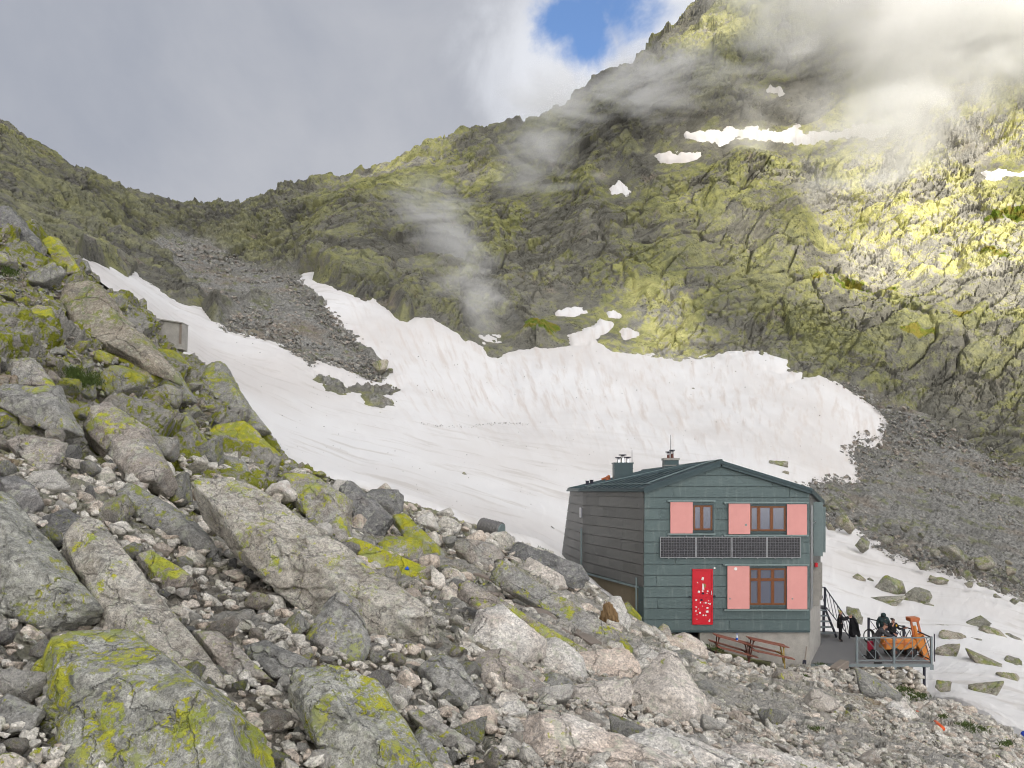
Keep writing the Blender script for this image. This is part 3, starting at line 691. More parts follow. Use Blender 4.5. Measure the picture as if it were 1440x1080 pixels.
HERO = [  # name-key, material, outline (photo px), ridge points (px,py,near), thick, label
 ('rock_bigly', [(48,965),(60,925),(75,903),(105,895),(130,890),(170,889),(200,900),(228,926),(278,960),(322,990),(358,1022),(380,1060),(392,1110),(380,1200),(60,1200),(45,1090)], [(230,990,.75),(120,950,.5),(330,1080,.7)], .9, 'large rounded grey boulder covered in bright yellow lichen patches, bottom left corner of the slope'),
 ('rock_big', [(-75,700),(-20,690),(28,722),(75,765),(100,805),(133,880),(125,891),(85,908),(45,906),(-10,888),(-75,870)], [(20,800,.6),(60,830,.5)], .9, 'big smooth grey boulder cut off by the left edge, just above the lichen-covered corner boulder'),
 ('rock_big', [(90,778),(105,750),(122,733),(138,734),(168,765),(200,800),(228,850),(262,900),(302,945),(298,958),(262,945),(225,924),(190,898),(150,888),(128,870),(108,830)], [(150,800,.5),(215,880,.5)], .6, 'tall pointed grey boulder wedged between the left edge boulder and the lichen corner boulder'),
 ('rock_big', [(283,690),(292,680),(312,680),(345,696),(400,718),(445,748),(485,772),(520,800),(560,838),(598,876),(614,900),(608,912),(565,927),(530,915),(500,890),(440,848),(395,832),(345,790),(300,745)], [(310,715,.35),(420,795,.5),(530,862,.45),(380,745,.15),(480,800,.2)], .55, 'very long grey slab slanting down to the right through the middle of the slope'),
 ('rock_lichen', [(430,898),(452,852),(468,836),(490,832),(505,846),(517,880),(521,915),(510,942),(490,950),(462,930)], [(480,880,.4)], .6, 'upright grey slab with green lichen leaning under the lower end of the long slanting slab'),
 ('rock_bigly', [(402,962),(415,945),(440,936),(470,938),(505,950),(535,970),(560,1005),(590,1045),(615,1085),(622,1140),(520,1140),(480,1090),(440,1050),(415,1005)], [(450,980,.5),(530,1050,.6)], .8, 'large yellow-spotted slab at the bottom edge, right of the lichen corner boulder'),
 ('rock', [(342,908),(360,903),(390,907),(420,922),(437,938),(430,950),(400,958),(365,945),(345,925)], [(400,930,.4)], .8, 'flat grey boulder lying on top of the upper end of the yellow-spotted slab'),
 ('rock', [(275,893),(292,887),(318,895),(345,920),(372,955),(382,965),(350,966),(318,952),(295,925)], [(325,930,.4)], .7, 'wedge-shaped grey rock filling the gap above the lichen corner boulder'),
 ('rock_lichen', [(395,672),(412,665),(440,667),(472,688),(492,705),(497,740),(496,768),(482,764),(445,742),(412,708)], [(470,715,.5),(430,690,.2)], .8, 'large block with a yellow lichen top above the long slanting slab'),
 ('rock_dark', [(478,690),(492,679),(510,688),(535,712),(553,732),(545,752),(525,770),(510,764),(498,745),(494,712)], [(515,730,.4)], .6, 'dark grey angular block beside the yellow-topped block'),
 ('rock_moss', [(530,765),(540,756),(570,753),(592,760),(597,775),(593,792),(575,792),(545,780),(531,775)], [(565,768,.4)], .8, 'short block completely covered in yellow-green lichen near the end of the long slab'),
 ('rock_moss', [(550,728),(565,724),(590,742),(615,765),(625,785),(624,797),(608,797),(592,775),(562,752)], [(595,765,.4)], .7, 'elongated yellow-lichened block just behind the fully yellow short block'),
 ('rock_moss', [(485,768),(498,760),(540,772),(590,792),(618,812),(600,818),(560,818),(520,805),(500,790)], [(550,795,.4)], .5, 'flat yellow-green slab with a blue paint mark'),
 ('rock', [(-8,552),(5,544),(50,542),(85,547),(98,565),(107,592),(116,615),(95,618),(60,605),(20,580),(-8,568)], [(60,575,.5),(95,595,.4)], .9, 'wide grey block with a flat top at the left edge below the turf patch'),
 ('rock', [(118,602),(130,575),(150,568),(180,580),(205,600),(222,625),(236,660),(248,690),(240,702),(215,698),(180,682),(155,655),(132,628)], [(180,640,.5),(215,670,.5)], .8, 'tilted grey boulder with an orange-brown underside in the upper left slope'),
 ('rock_lichen', [(217,602),(235,590),(262,583),(280,598),(291,625),(285,631),(255,632),(230,632)], [(250,615,.5)], .9, 'squat block with yellow lichen cap beside the orange-bellied boulder'),
 ('rock', [(8,625),(30,612),(70,615),(95,625),(92,645),(75,668),(55,672),(40,655),(20,640)], [(60,640,.4)], .8, 'grey rock with a concave face under the flat-topped left edge block'),
 ('rock_dark', [(-5,674),(20,670),(42,676),(60,700),(58,725),(45,736),(25,728),(5,708)], [(30,700,.5)], .9, 'rounded dark grey boulder at the left edge above the big smooth boulder'),
 ('rock_dark', [(52,740),(65,722),(88,714),(110,722),(126,735),(112,750),(95,770),(75,762)], [(85,742,.5)], .9, 'dark rock with yellow specks behind the tall pointed boulder'),
 ('rock', [(163,700),(175,690),(205,697),(245,715),(275,735),(295,762),(303,780),(285,772),(255,765),(225,748),(185,725)], [(230,735,.4)], .6, 'low grey boulder at the top of the pale rubble patch, left of the long slab'),
 ('rock_lichen', [(195,782),(212,776),(242,790),(266,808),(274,820),(262,832),(235,838),(212,820)], [(238,812,.5)], .8, 'dark-bellied slab behind the tall pointed boulder beside the rubble patch'),
 ('rock_pale', [(652,905),(658,880),(672,858),(690,850),(705,850),(722,862),(745,882),(768,900),(765,925),(750,942),(725,938),(690,918),(668,912)], [(710,885,.5),(740,915,.4)], .9, 'large almost white pointed boulder in the centre foreground, left of the footpath'),
 ('rock_pale', [(745,910),(760,898),(780,897),(802,908),(820,928),(828,950),(826,962),(805,952),(780,945),(755,935)], [(795,925,.5)], .9, 'pale rounded boulder with a shaded underside touching the right of the white pointed boulder'),
 ('rock', [(664,950),(668,925),(685,912),(705,912),(728,925),(750,950),(767,970),(762,985),(735,988),(700,982),(675,970)], [(710,950,.5)], .8, 'grey lichen-freckled boulder directly below the white pointed boulder'),
 ('rock', [(587,940),(600,925),(622,918),(640,925),(655,945),(672,970),(683,985),(668,1002),(642,992),(605,965)], [(635,955,.4)], .7, 'tilted grey slab with a green lichened foot, left of the lichen-freckled boulder'),
 ('rock_pink', [(876,990),(888,968),(905,945),(922,925),(940,915),(955,922),(968,950),(985,975),(1001,1000),(996,1022),(975,1036),(940,1034),(905,1015)], [(945,975,.7),(975,1010,.5)], .9, 'big pink-streaked pointed boulder in the foreground below the red door'),
 ('rock_pale', [(730,1060),(735,1035),(748,1008),(765,1005),(800,1012),(850,1025),(895,1042),(935,1065),(975,1095),(985,1150),(735,1150)], [(800,1060,.5),(880,1080,.5)], .7, 'broad pale slab with dark lichen specks at the bottom centre edge'),
 ('rock_pale', [(875,1040),(895,1030),(930,1024),(960,1034),(990,1052),(1030,1065),(1062,1085),(1060,1130),(960,1130),(910,1070)], [(960,1065,.5)], .6, 'smooth pale slab in the bottom edge below the pink-streaked boulder'),
 ('rock_pale', [(985,1065),(1020,1048),(1060,1046),(1110,1060),(1165,1078),(1205,1100),(1200,1140),(990,1140)], [(1080,1085,.5)], .6, 'wide pale rounded slab with greenish tinge at the bottom edge, right of centre'),
 ('rock_pink', [(800,970),(812,962),(850,958),(885,956),(893,972),(888,990),(860,1006),(828,1002),(800,990)], [(845,980,.3)], .6, 'flat pinkish step stone on the footpath left of the pink-streaked boulder'),
 ('rock_pink', [(790,940),(803,922),(840,912),(878,915),(900,930),(905,945),(890,958),(845,956),(810,965)], [(850,935,.2)], .5, 'flat tan step stone higher up the footpath towards the hut'),
 ('rock_pale', [(850,850),(858,838),(872,838),(882,858),(889,875),(882,893),(868,890),(856,872)], [(870,865,.4)], .8, 'bright white upright rock next to the dry brown grass tuft by the hut wall'),
 ('rock_moss', [(873,850),(880,846),(893,856),(903,872),(902,880),(892,874),(880,862)], [(890,864,.4)], .8, 'narrow yellow-edged rock leaning at the left corner of the hut'),
 ('rock_lichen', [(690,800),(705,792),(745,812),(790,838),(830,862),(872,890),(892,905),(880,915),(850,912),(800,886),(745,850),(705,825)], [(760,835,.25),(830,880,.25)], .35, 'long flat bedrock slab with yellow lichen stripes running down to the hut corner'),
 ('rock_lichen', [(640,828),(660,818),(720,850),(780,888),(840,925),(842,935),(815,930),(750,898),(690,868),(655,848)], [(740,875,.25)], .35, 'long brownish bedrock slab below the lichen-striped one, beside the old boards'),
 ('rock_lichen', [(840,918),(855,905),(880,900),(892,912),(893,925),(875,932),(850,930)], [(870,915,.4)], .8, 'white and yellow mottled rock at the lower end of the lichen-striped slab'),
 ('rock', [(-10,985),(5,974),(35,985),(66,1003),(55,1020),(25,1035),(-10,1040)], [(30,1005,.5)], .9, 'pointed blue-grey rock at the left edge below the big smooth boulder'),
 ('rock_pale', [(1244,995),(1252,988),(1272,987),(1284,998),(1292,1010),(1280,1018),(1268,1020),(1255,1008)], [(1268,1002,.5)], .9, 'angular pale block beside the orange-red pipe below the terrace'),
 ('rock_pale', [(935,905),(945,893),(962,890),(980,896),(995,912),(998,925),(975,930),(950,922)], [(965,908,.4)], .8, 'cream rock at the foot of the hut wall left of the broken tables'),
 ('rock_lichen', [(925,885),(932,876),(940,880),(946,895),(940,905),(930,902)], [(935,890,.4)], .8, 'small pointed lichened rock standing against the hut wall left of the red door'),
 ('rock_dark', [(-10,295),(15,292),(35,310),(60,345),(58,358),(30,362),(-10,362)], [(20,335,.4)], .6, 'smooth dark grey slab at the top left, where the slope meets the left edge'),
 ('rock_moss', [(58,340),(75,332),(92,345),(112,380),(112,393),(95,392),(75,372),(62,355)], [(85,365,.4)], .7, 'green-yellow slab just right of the smooth dark top-left slab'),
 ('rock_moss', [(38,440),(52,428),(70,432),(84,458),(86,480),(72,482),(55,468),(42,452)], [(65,455,.5)], .8, 'bright yellow boulder under the long grey slab of the upper left slope'),
 ('rock_far', [(85,418),(100,400),(130,398),(165,430),(200,465),(230,505),(240,525),(215,528),(180,505),(135,482),(105,468),(92,450)], [(150,455,.25),(200,500,.2)], .32, 'long grey-green slab across the upper left slope, left of the concrete shelter'),
 ('rock_moss', [(152,490),(168,483),(190,492),(212,510),(226,526),(215,536),(195,530),(170,515)], [(190,512,.4)], .5, 'yellow mossy ledge below the long slab of the upper left slope'),
 ('rock_lichen', [(268,530),(285,514),(310,513),(330,535),(346,560),(350,580),(325,578),(295,565),(280,548)], [(310,548,.4)], .8, 'cracked lichened block on the snow edge below the concrete shelter'),
 ('rock_lichen', [(310,560),(325,545),(348,568),(368,590),(380,612),(365,614),(345,600),(325,580)], [(345,582,.4)], .7, 'lichened block jutting out over the snow, lowest of the dark crest blocks'),
 ('rock_lichen', [(224,540),(232,528),(250,524),(268,545),(277,568),(262,572),(240,560)], [(252,548,.4)], .8, 'yellow-speckled block left of the cracked block on the snow edge'),
 ('rock', [(104,370),(113,364),(124,367),(129,380),(120,386),(108,380)], [(117,374,.4)], .9, 'rounded grey boulder at the upper tip of the snow tongue'),
 ('rock_dark', [(129,384),(133,379),(146,380),(148,392),(136,394),(130,391)], [(139,386,.4)], .9, 'cube-shaped dark boulder at the upper tip of the snow tongue'),
 ('rock_lichen', [(5,520),(15,506),(45,504),(68,525),(80,548),(40,550),(5,548)], [(40,525,.4)], .8, 'triangular grey rock behind the flat-topped left edge block'),
 ('rock_moss', [(290,615),(305,600),(340,594),(375,618),(395,640),(400,655),(370,660),(335,645),(305,632)], [(345,625,.4)], .6, 'broad lichen-yellow slab on the crest right of the lichen-capped block'),
 ('rock_lichen', [(300,650),(315,640),(345,646),(352,665),(340,675),(312,668)], [(328,656,.4)], .9, 'overhanging block with green top just below the broad yellow crest slab'),
 ('rock', [(540,690),(548,682),(572,681),(584,695),(588,705),(565,704),(548,700)], [(565,692,.4)], .8, 'flat grey rock on the crest against the snow, above the dark angular block'),
 ('rock', [(596,715),(602,702),(618,703),(632,718),(634,726),(612,724)], [(615,714,.4)], .8, 'grey rock on the crest right of the flat crest rock'),
 ('rock_moss', [(670,742),(676,731),(690,728),(700,740),(700,752),(682,752)], [(686,742,.4)], .9, 'yellow rock beside the fallen grey drum'),
 ('rock_dark', [(712,778),(722,766),(755,775),(780,778),(805,795),(826,805),(832,815),(815,832),(795,818),(760,800),(730,792)], [(770,795,.4)], .7, 'brown mossy outcrop against the left wall of the hut'),
 ('rock_pink', [(728,802),(742,785),(770,796),(795,815),(800,828),(780,832),(752,820)], [(765,810,.4)], .7, 'reddish slab below the brown mossy outcrop near the hut'),
 ('rock_pink', [(770,762),(780,752),(795,756),(806,772),(808,790),(795,788),(780,778)], [(790,772,.4)], .8, 'pale pink rounded rock at the back corner of the hut'),
 ('rock', [(755,968),(762,950),(778,944),(800,952),(812,968),(805,978),(785,980),(765,978)], [(785,962,.5)], .9, 'dark-sided lichened rock between the pale rounded boulder and the footpath'),
 ('rock_pale', [(700,1000),(712,985),(732,985),(745,1000),(738,1015),(715,1018)], [(722,1000,.4)], .9, 'pale cube-like rock above the broad bottom centre slab'),
 ('rock_pink', [(650,1005),(662,992),(690,990),(702,1010),(698,1030),(672,1035),(655,1022)], [(675,1012,.4)], .8, 'orange-tinted block with one grey side, left of the pale cube-like rock'),
 ('rock', [(573,1005),(585,1000),(612,1010),(645,1030),(670,1050),(668,1062),(640,1056),(600,1035)], [(620,1030,.4)], .6, 'narrow grey slab right of the yellow-spotted bottom slab'),
 ('rock_lichen', [(580,1035),(590,1022),(610,1035),(635,1070),(645,1110),(610,1110)], [(608,1065,.4)], .7, 'upright grey rock at the bottom edge right of the yellow-spotted slab'),
]
KIND = {}
hero_polys = []
def build_hero(i, spec):
    key, out, ridge, thick, label = spec
    xs = [p[0] for p in out]; ys = [p[1] for p in out]; cx = sum(xs)/len(xs)
    w = max(xs)-min(xs); h = max(ys)-min(ys); y_lo = min(max(ys)-.25*h, 1078); cy = (max(ys)+min(ys))/2
    g = ray(min(max(cx, -400), 1900), y_lo, 0.6, 5.0)
    if g is None: return
    Y0 = g[0].y; sz = min(w, h)/F*Y0; big = math.sqrt(w*h)/F*Y0
    lean = .85                                       # rocks lie back on the slope
    T = thick*max(sz, .55*big)
    pts = []
    def put(px, py, dy):
        Y = Y0+(max(ys)-.25*h-py)/F*Y0*lean+dy
        pts.append(tuple(P(px, py, Y)))
    for (x, y) in out: put(x, y, 0.12*T)
    for (x, y) in out: put(cx+(x-cx)*.80, cy+(y-cy)*.80, -.20*T)
    for (x, y) in out: put(cx+(x-cx)*.75, cy+(y-cy)*.75, .75*T)
    for (x, y, q) in ridge: put(x, y, -.20*T-q*.35*T)
    pxw = w*h
    sub = 6 if pxw > 30000 else 5 if pxw > 3000 else 4
    v, f, c = poly_rock(pts, sub, .011, .62, i+1, .875)
    me = new_mesh('boulder', v, f, M[key], smooth=True)
    o = link('boulder', me, loc=c); tag(o, label, 'boulder')
    hero_polys.append(out)
    return o
heroes = [build_hero(i, s) for i, s in enumerate(HERO)]
# blue trail paint on the yellow-green slab
def paint_mark(o):
    me = o.data; c = np.array(o.location)
    v = np.empty(len(me.vertices)*3, np.float32); me.vertices.foreach_get('co', v); v = v.reshape(-1, 3)
    w = v+c; pxx = CX+w[:, 0]/w[:, 1]*F; pyy = HY-w[:, 2]/w[:, 1]*F
    n = np.empty(len(me.vertices)*3, np.float32); me.vertex_normals.foreach_get('vector', n); n = n.reshape(-1, 3)
    face = (n*(-w)).sum(1) > 0
    k = np.where(face)[0]; j = k[np.argmin((pxx[k]-572)**2+(pyy[k]-799)**2)]
    p = Vector(v[j]); nn = Vector(n[j]).normalized(); t = nn.orthogonal().normalized(); b = nn.cross(t)
    m = MB(); ring = [p+nn*.012+(t*math.cos(a)+b*math.sin(a))*.04*(1+.3*math.sin(3*a)) for a in [k_*math.pi/6 for k_ in range(12)]]
    m.prism([q-nn*.02 for q in ring], nn*.03); m.build('paint_mark', M['blue'], o)
if heroes[12]: paint_mark(heroes[12])

# --- rock variants for the many
def variant(i, sub, flat=1.0):
    r = np.random.default_rng(900+i); n = 16
    p = r.normal(size=(n, 3)); p /= np.linalg.norm(p, axis=1, keepdims=True); p *= r.uniform(.75, 1.1, (n, 1))
    p *= np.array([r.uniform(.85, 1.35), r.uniform(.7, 1.0), r.uniform(.5, .85)*flat])
    v, f, c = poly_rock(p, sub, .010, .65, 50+i, .86); v = v/np.abs(v).max(0).mean()
    return v, f
VAR = [variant(i, 4) for i in range(14)]
var_me = {}
def var_mesh(i, key):
    if (i, key) not in var_me:
        var_me[(i, key)] = new_mesh('boulder', VAR[i][0], VAR[i][1], M[key], smooth=True)
    return var_me[(i, key)]
def rand_rot(r, tilt=.5):
    return (r.uniform(-tilt, tilt), r.uniform(-tilt, tilt), r.uniform(0, 6.283))
# rocks standing out of the snow, one by one: px, py(centre), width px, height px, material, label
SNOWROCK = [
 (1256,833,52,30,'rock_far','large grey slab rock lying highest of the rock group on the snow behind the terrace'),
 (1247,852,56,14,'rock_far','low green-tinged rock in front of the large slab rock on the snow'),
 (1291,848,40,26,'rock_far','lichen-crowned rock at the right end of the slab rock group on the snow'),
 (1206,819,26,13,'rock_far','small yellowish rock on the snow left of the slab rock group'),
 (1224,822,14,8,'rock_far','tiny stone between the yellowish rock and the slab rock group on the snow'),
 (1306,858,26,10,'rock_far','thin tail stone below the lichen-crowned rock on the snow'),
 (1320,822,30,10,'rock_far','flat grey stone on the snow above the right part of the terrace railing'),
 (1312,818,18,8,'rock_far','small stone leaning on the flat grey stone high on the right snow'),
 (1200,870,22,20,'rock_far','rounded lichened boulder behind the man holding the black garment'),
 (1206,882,22,12,'rock_far','low yellow rock below the rounded boulder behind the man holding the black garment'),
 (1370,884,52,14,'rock_far','long lichened rock band on the right snow, highest of the lower group'),
 (1395,897,44,15,'rock_far','grey-topped rock at the lower end of the long lichened rock band'),
 (1425,905,40,12,'rock_far','dark rock at the right edge at the end of the lichened rock band'),
 (1340,904,56,16,'rock_far','broad grey boulder on the snow right of the terrace corner post'),
 (1372,908,28,10,'rock_far','small dark stone touching the broad grey boulder right of the terrace'),
 (1336,925,46,19,'rock_far','yellow-topped boulder on the snow below the broad grey boulder'),
 (1385,938,62,14,'rock_far','elongated lichened boulder in the middle of the lower right snow'),
 (1425,940,36,17,'rock_far','yellow boulder at the right edge of the snow, upper one'),
 (1418,960,38,16,'rock_far','yellow boulder near the right edge, lower one'),
 (1389,979,50,20,'rock_far','isolated boulder with a yellow stripe on the lower right snow'),
 (1328,975,28,18,'rock_far','rounded lichened boulder at the foot of the terrace support post'),
 (1326,888,24,9,'rock_far','narrow yellow rock on the snow above the broad grey boulder'),
 (1098,657,36,11,'rock_far','flat rock on the snow just above the hut roof'),
 (1104,668,12,6,'rock_far','small rock under the flat rock above the hut roof'),
 (653,671,12,6,'rock_far','dark stone on the snow in the centre of the picture'),
 (738,676,12,5,'rock_far','dark flat stone on the snow left of the hut chimneys'),
 (700,674,9,4,'rock_far','tiny dark stone between the two snow stones left of the hut'),
 (644,655,8,4,'rock_far','tiny stone on the snow above the central dark stone'),
 (536,520,26,20,'rock_far','largest boulder at the lower tip of the scree tongue'),
 (549,524,10,6,'rock_far','small rock right of the largest boulder at the scree tongue tip'),
 (775,747,10,5,'rock_dark','dark stone on the snow edge beside the back corner of the hut'),
 (976,550,8,4,'rock_far','single dark speck of rock on the steep upper snow'),
]
def place_var(px, py, wpx, hpx, key, label, group=None, tmin=.6, tmax=8.7, sink=.25, r=np.random.default_rng(5), cat='boulder', bottom=True):
    g = ray(px, min(py+hpx*.3, 1079), tmin, tmax)
    if g is None: return None
    p, t = g; Y = p.y; w = wpx/F*Y/2; h = hpx/F*Y/2
    i = int(r.integers(len(VAR))); v = VAR[i][0]
    o = link('boulder', var_mesh(i, key)); ang = r.uniform(-.35, .35)+(math.pi if r.random() < .5 else 0)
    o.rotation_euler = (r.uniform(-.12, .12), r.uniform(-.15, .15), ang)
    ext = np.abs(v).max(0)
    o.scale = (w/ext[0], max(w*.75, h)/ext[1], h*1.05/ext[2])
    o.location = (p.x, p.y+.1*w, p.z+h*(1-2*sink)*.8)
    tag(o, label, cat, group)
    return o
for s in SNOWROCK:
    o = place_var(*s, tmin=5.0, sink=.2)
    if o: o.location.z += .26; o.scale.z *= 1.35; o.rotation_euler.y += .25

# --- medium rocks scattered one by one over the talus
MED = []
LAB = {'a': ('medium grey lichen-spotted rock among the large boulders of the left slope', 'medium rocks on the left slope'),
       'b': ('lichened block on the upper left slope above the flat-topped edge block', 'blocks of the upper left slope'),
       'c': ('medium pale rock in the rubble slope below the hut and terrace', 'medium rocks below the hut'),
       'd': ('small crest rock along the snow edge between the crest rocks and the hut', 'rocks along the snow edge'),
       'e': ('lichened rock in the boulder row at the foot of the right-hand scree', 'boulders at the scree foot')}
rm = np.random.default_rng(21)
taken = []
def clear(px, py, s):
    for q in hero_polys:
        xs = [a[0] for a in q]; ys = [a[1] for a in q]
        if min(xs)-4 < px < max(xs)+4 and min(ys)-4 < py < max(ys)+4 and in_poly(q, np.array([px]), np.array([py]))[0]: return False
    return all((px-a)**2+(py-b)**2 > (.42*(s+c))**2 for a, b, c in taken)
def crest_py(px): return float(np.interp(px, GX, GT[:, 5, 0]))
def scatter(n, xr, yfun, srange, keys, lab, asp=(.5, .85), tmax=5.0, tmin=.6, pw=1.6):
    k = 0; tries = 0
    while k < n and tries < n*60:
        tries += 1
        px = rm.uniform(*xr); y0, y1 = yfun(px)
        if y1 <= y0: continue
        py = rm.uniform(y0, y1); s = srange[0]+(srange[1]-srange[0])*rm.random()**pw
        if not clear(px, py, s): continue
        key = keys[int(rm.integers(len(keys)))]
        o = place_var(px, py, s, s*rm.uniform(*asp), key, LAB[lab][0], LAB[lab][1], tmin=tmin, tmax=tmax, sink=.18, r=rm)
        if o is None: continue
        if lab == 'e': o.location.z += .9
        o.rotation_euler = (rm.uniform(-.5, .5), rm.uniform(-.2, .75), rm.uniform(-.6, .6)+(math.pi if rm.random() < .5 else 0))
        taken.append((px, py, s)); k += 1
scatter(64, (-10, 300), lambda x: (crest_py(x)+12, 600), (20, 74), ['rock', 'rock_lichen', 'rock_lichen', 'rock_moss', 'rock_dark'], 'b', (.45, .8))
scatter(92, (0, 700), lambda x: (max(560, crest_py(x)+12), 1070), (24, 84), ['rock', 'rock', 'rock_lichen', 'rock_lichen', 'rock_dark', 'rock_pale'], 'a', pw=1.9)
scatter(16, (330, 780), lambda x: (crest_py(x)-1, crest_py(x)+34), (10, 28), ['rock', 'rock_lichen', 'rock_moss', 'rock_pale'], 'd', (.35, .65))
def below(x): return (max(935, crest_py(x)+12) if x > 1000 else 925, 1072)
scatter(30, (690, 1240), below, (36, 84), ['rock_pale', 'rock_pale', 'rock', 'rock_pink'], 'c', (.45, .75), pw=1.5)
scatter(42, (690, 1440), below, (16, 40), ['rock_pale', 'rock_pale', 'rock', 'rock_pink'], 'c', (.42, .75), pw=2.2)
scatter(32, (1110, 1440), lambda x: (max(690, 700+(x-1140)*.36), 752+(x-1140)*.40), (12, 40), ['rock_far'], 'e', (.5, .8), tmin=5.5, tmax=8.7)

# --- countless small stones: rubble and scree, one object each
def hull_var(i, n=11):
    r = np.random.default_rng(300+i); p = r.normal(size=(n, 3)); p /= np.linalg.norm(p, axis=1, keepdims=True)
    p *= np.array([1, r.uniform(.55, .95), r.uniform(.4, .75)])*r.uniform(.8, 1.1, (n, 1))
    bm = bmesh.new()
    for q in p: bm.verts.new(q)
    res = bmesh.ops.convex_hull(bm, input=bm.verts)
    bmesh.ops.delete(bm, geom=[g for g in res['geom_interior'] if isinstance(g, bmesh.types.BMVert)], context='VERTS')
    bmesh.ops.triangulate(bm, faces=bm.faces); bm.verts.index_update()
    v = np.array([q.co for q in bm.verts]); f = np.array([[q.index for q in fc.verts] for fc in bm.faces]); bm.free(); return v, f
def bev_var(i):
    r = np.random.default_rng(340+i); p = r.normal(size=(14, 3)); p /= np.linalg.norm(p, axis=1, keepdims=True)
    p *= np.array([1, r.uniform(.6, .95), r.uniform(.45, .75)])*r.uniform(.8, 1.1, (14, 1))
    v, f, c = poly_rock(p, 3, .007, .6, 400+i, .80); return v/np.abs(v).max(), f
HV = [hull_var(i) for i in range(24)]; BV = [bev_var(i) for i in range(12)]
def stones(name, pos, size, mat, r, variants, label_kind='stuff', lift=.3, smooth=False):
    V = []; Fc = []; T = []; b = 0
    ids = r.integers(len(variants), size=len(pos))
    for i in range(len(variants)):
        sel = np.where(ids == i)[0]
        if len(sel) == 0: continue
        v, f = variants[i]; n = len(sel)
        a = r.uniform(0, 6.283, n); tx = r.normal(0, .35, n); ty = r.normal(.25, .35, n)
        ca, sa, cx_, sx_, cy_, sy_ = np.cos(a), np.sin(a), np.cos(tx), np.sin(tx), np.cos(ty), np.sin(ty)
        Rz = np.zeros((n, 3, 3)); Rz[:, 0, 0] = ca; Rz[:, 0, 1] = -sa; Rz[:, 1, 0] = sa; Rz[:, 1, 1] = ca; Rz[:, 2, 2] = 1
        Rx = np.zeros((n, 3, 3)); Rx[:, 0, 0] = 1; Rx[:, 1, 1] = cx_; Rx[:, 1, 2] = -sx_; Rx[:, 2, 1] = sx_; Rx[:, 2, 2] = cx_
        Ry = np.zeros((n, 3, 3)); Ry[:, 1, 1] = 1; Ry[:, 0, 0] = cy_; Ry[:, 0, 2] = sy_; Ry[:, 2, 0] = -sy_; Ry[:, 2, 2] = cy_
        R = Ry@Rx@Rz
        w = np.einsum('nij,vj->nvi', R, v)*(size[sel]*.5)[:, None, None]+pos[sel][:, None, :]
        V.append(w.reshape(-1, 3)); Fc.append((f[None]+(np.arange(n)*len(v))[:, None, None]+b).reshape(-1, 3)); b += n*len(v)
        T.append(np.repeat(r.random(n), len(v)))
    me = new_mesh(name, np.concatenate(V), np.concatenate(Fc), mat, smooth=smooth); attr(me, 'tint', np.concatenate(T))
    return tag(link(name, me), kind=label_kind)
def sample(n, xr, yfun, tmin, tmax, r):
    out = []; pix = []
    while len(out) < n:
        px = r.uniform(*xr); y0, y1 = yfun(px)
        if y1 <= y0: continue
        py = r.uniform(y0, y1); g = ray(px, py, tmin, tmax)
        if g is None: continue
        out.append(tuple(g[0])); pix.append((px, py))
    return np.array(out), np.array(pix)
rs = np.random.default_rng(77)
pos, pix = sample(6500, (-30, 1470), lambda x: (max(crest_py(x)+4, 640), 1105), .5, 5.0, rs)
q = rs.random(len(pos)); spx = np.where(q < .62, rs.uniform(7, 17, len(pos)), np.where(q < .93, rs.uniform(16, 30, len(pos)), rs.uniform(28, 46, len(pos))))
hx = sdist([(195, 745), (300, 770), (420, 820), (560, 900), (700, 1000), (780, 1090), (560, 1090), (430, 960), (330, 890), (240, 800)], pix[:, 0], pix[:, 1])   # the open rubble chute
hx = np.maximum(hx, sdist([(0, 600), (60, 640), (230, 700), (200, 760), (60, 720), (0, 680)], pix[:, 0], pix[:, 1]))
spx = np.where(pix[:, 0] > 980, np.minimum(spx, 12+.5*np.maximum(0, spx-12)), spx)
ok = (pix[:, 0] > 720) | (hx > -12) | (spx > 13) | (rs.random(len(pos)) < .35); pos, pix, spx = pos[ok], pix[ok], spx[ok]
size = spx/F*pos[:, 1]; pos[:, 2] += size*rs.uniform(.0, .3, len(pos))
near = spx > 11
stones('rubble_stones', pos[near], size[near], M['stones'], rs, BV, smooth=True)
stones('rubble_gravel', pos[~near], size[~near], M['stones'], rs, HV)
# extra chips under the hut and terrace
pos, pix = sample(5200, (690, 1470), lambda x: (max(crest_py(x)+2, 905), 1090), .5, 5.0, rs)
size = (3.5+17*rs.random(len(pos))**2)/F*pos[:, 1]; pos[:, 2] += size*rs.uniform(0, .35, len(pos))
stones('rubble_chips', pos, size, M['stones'], rs, HV)
pos, pix = sample(2600, (-20, 760), lambda x: (crest_py(x)+2, crest_py(x)+160), 1.5, 5.0, rs)
size = rs.uniform(4, 15, len(pos))/F*pos[:, 1]; pos[:, 2] += size*rs.uniform(0, .3, len(pos))
stones('slope_stones', pos, size, M['rock_scree'] if 'rock_scree' in M else rock_mat('slope_stone', lichen=.55, warm=.3, attr_tint=True, s=.8), rs, HV)
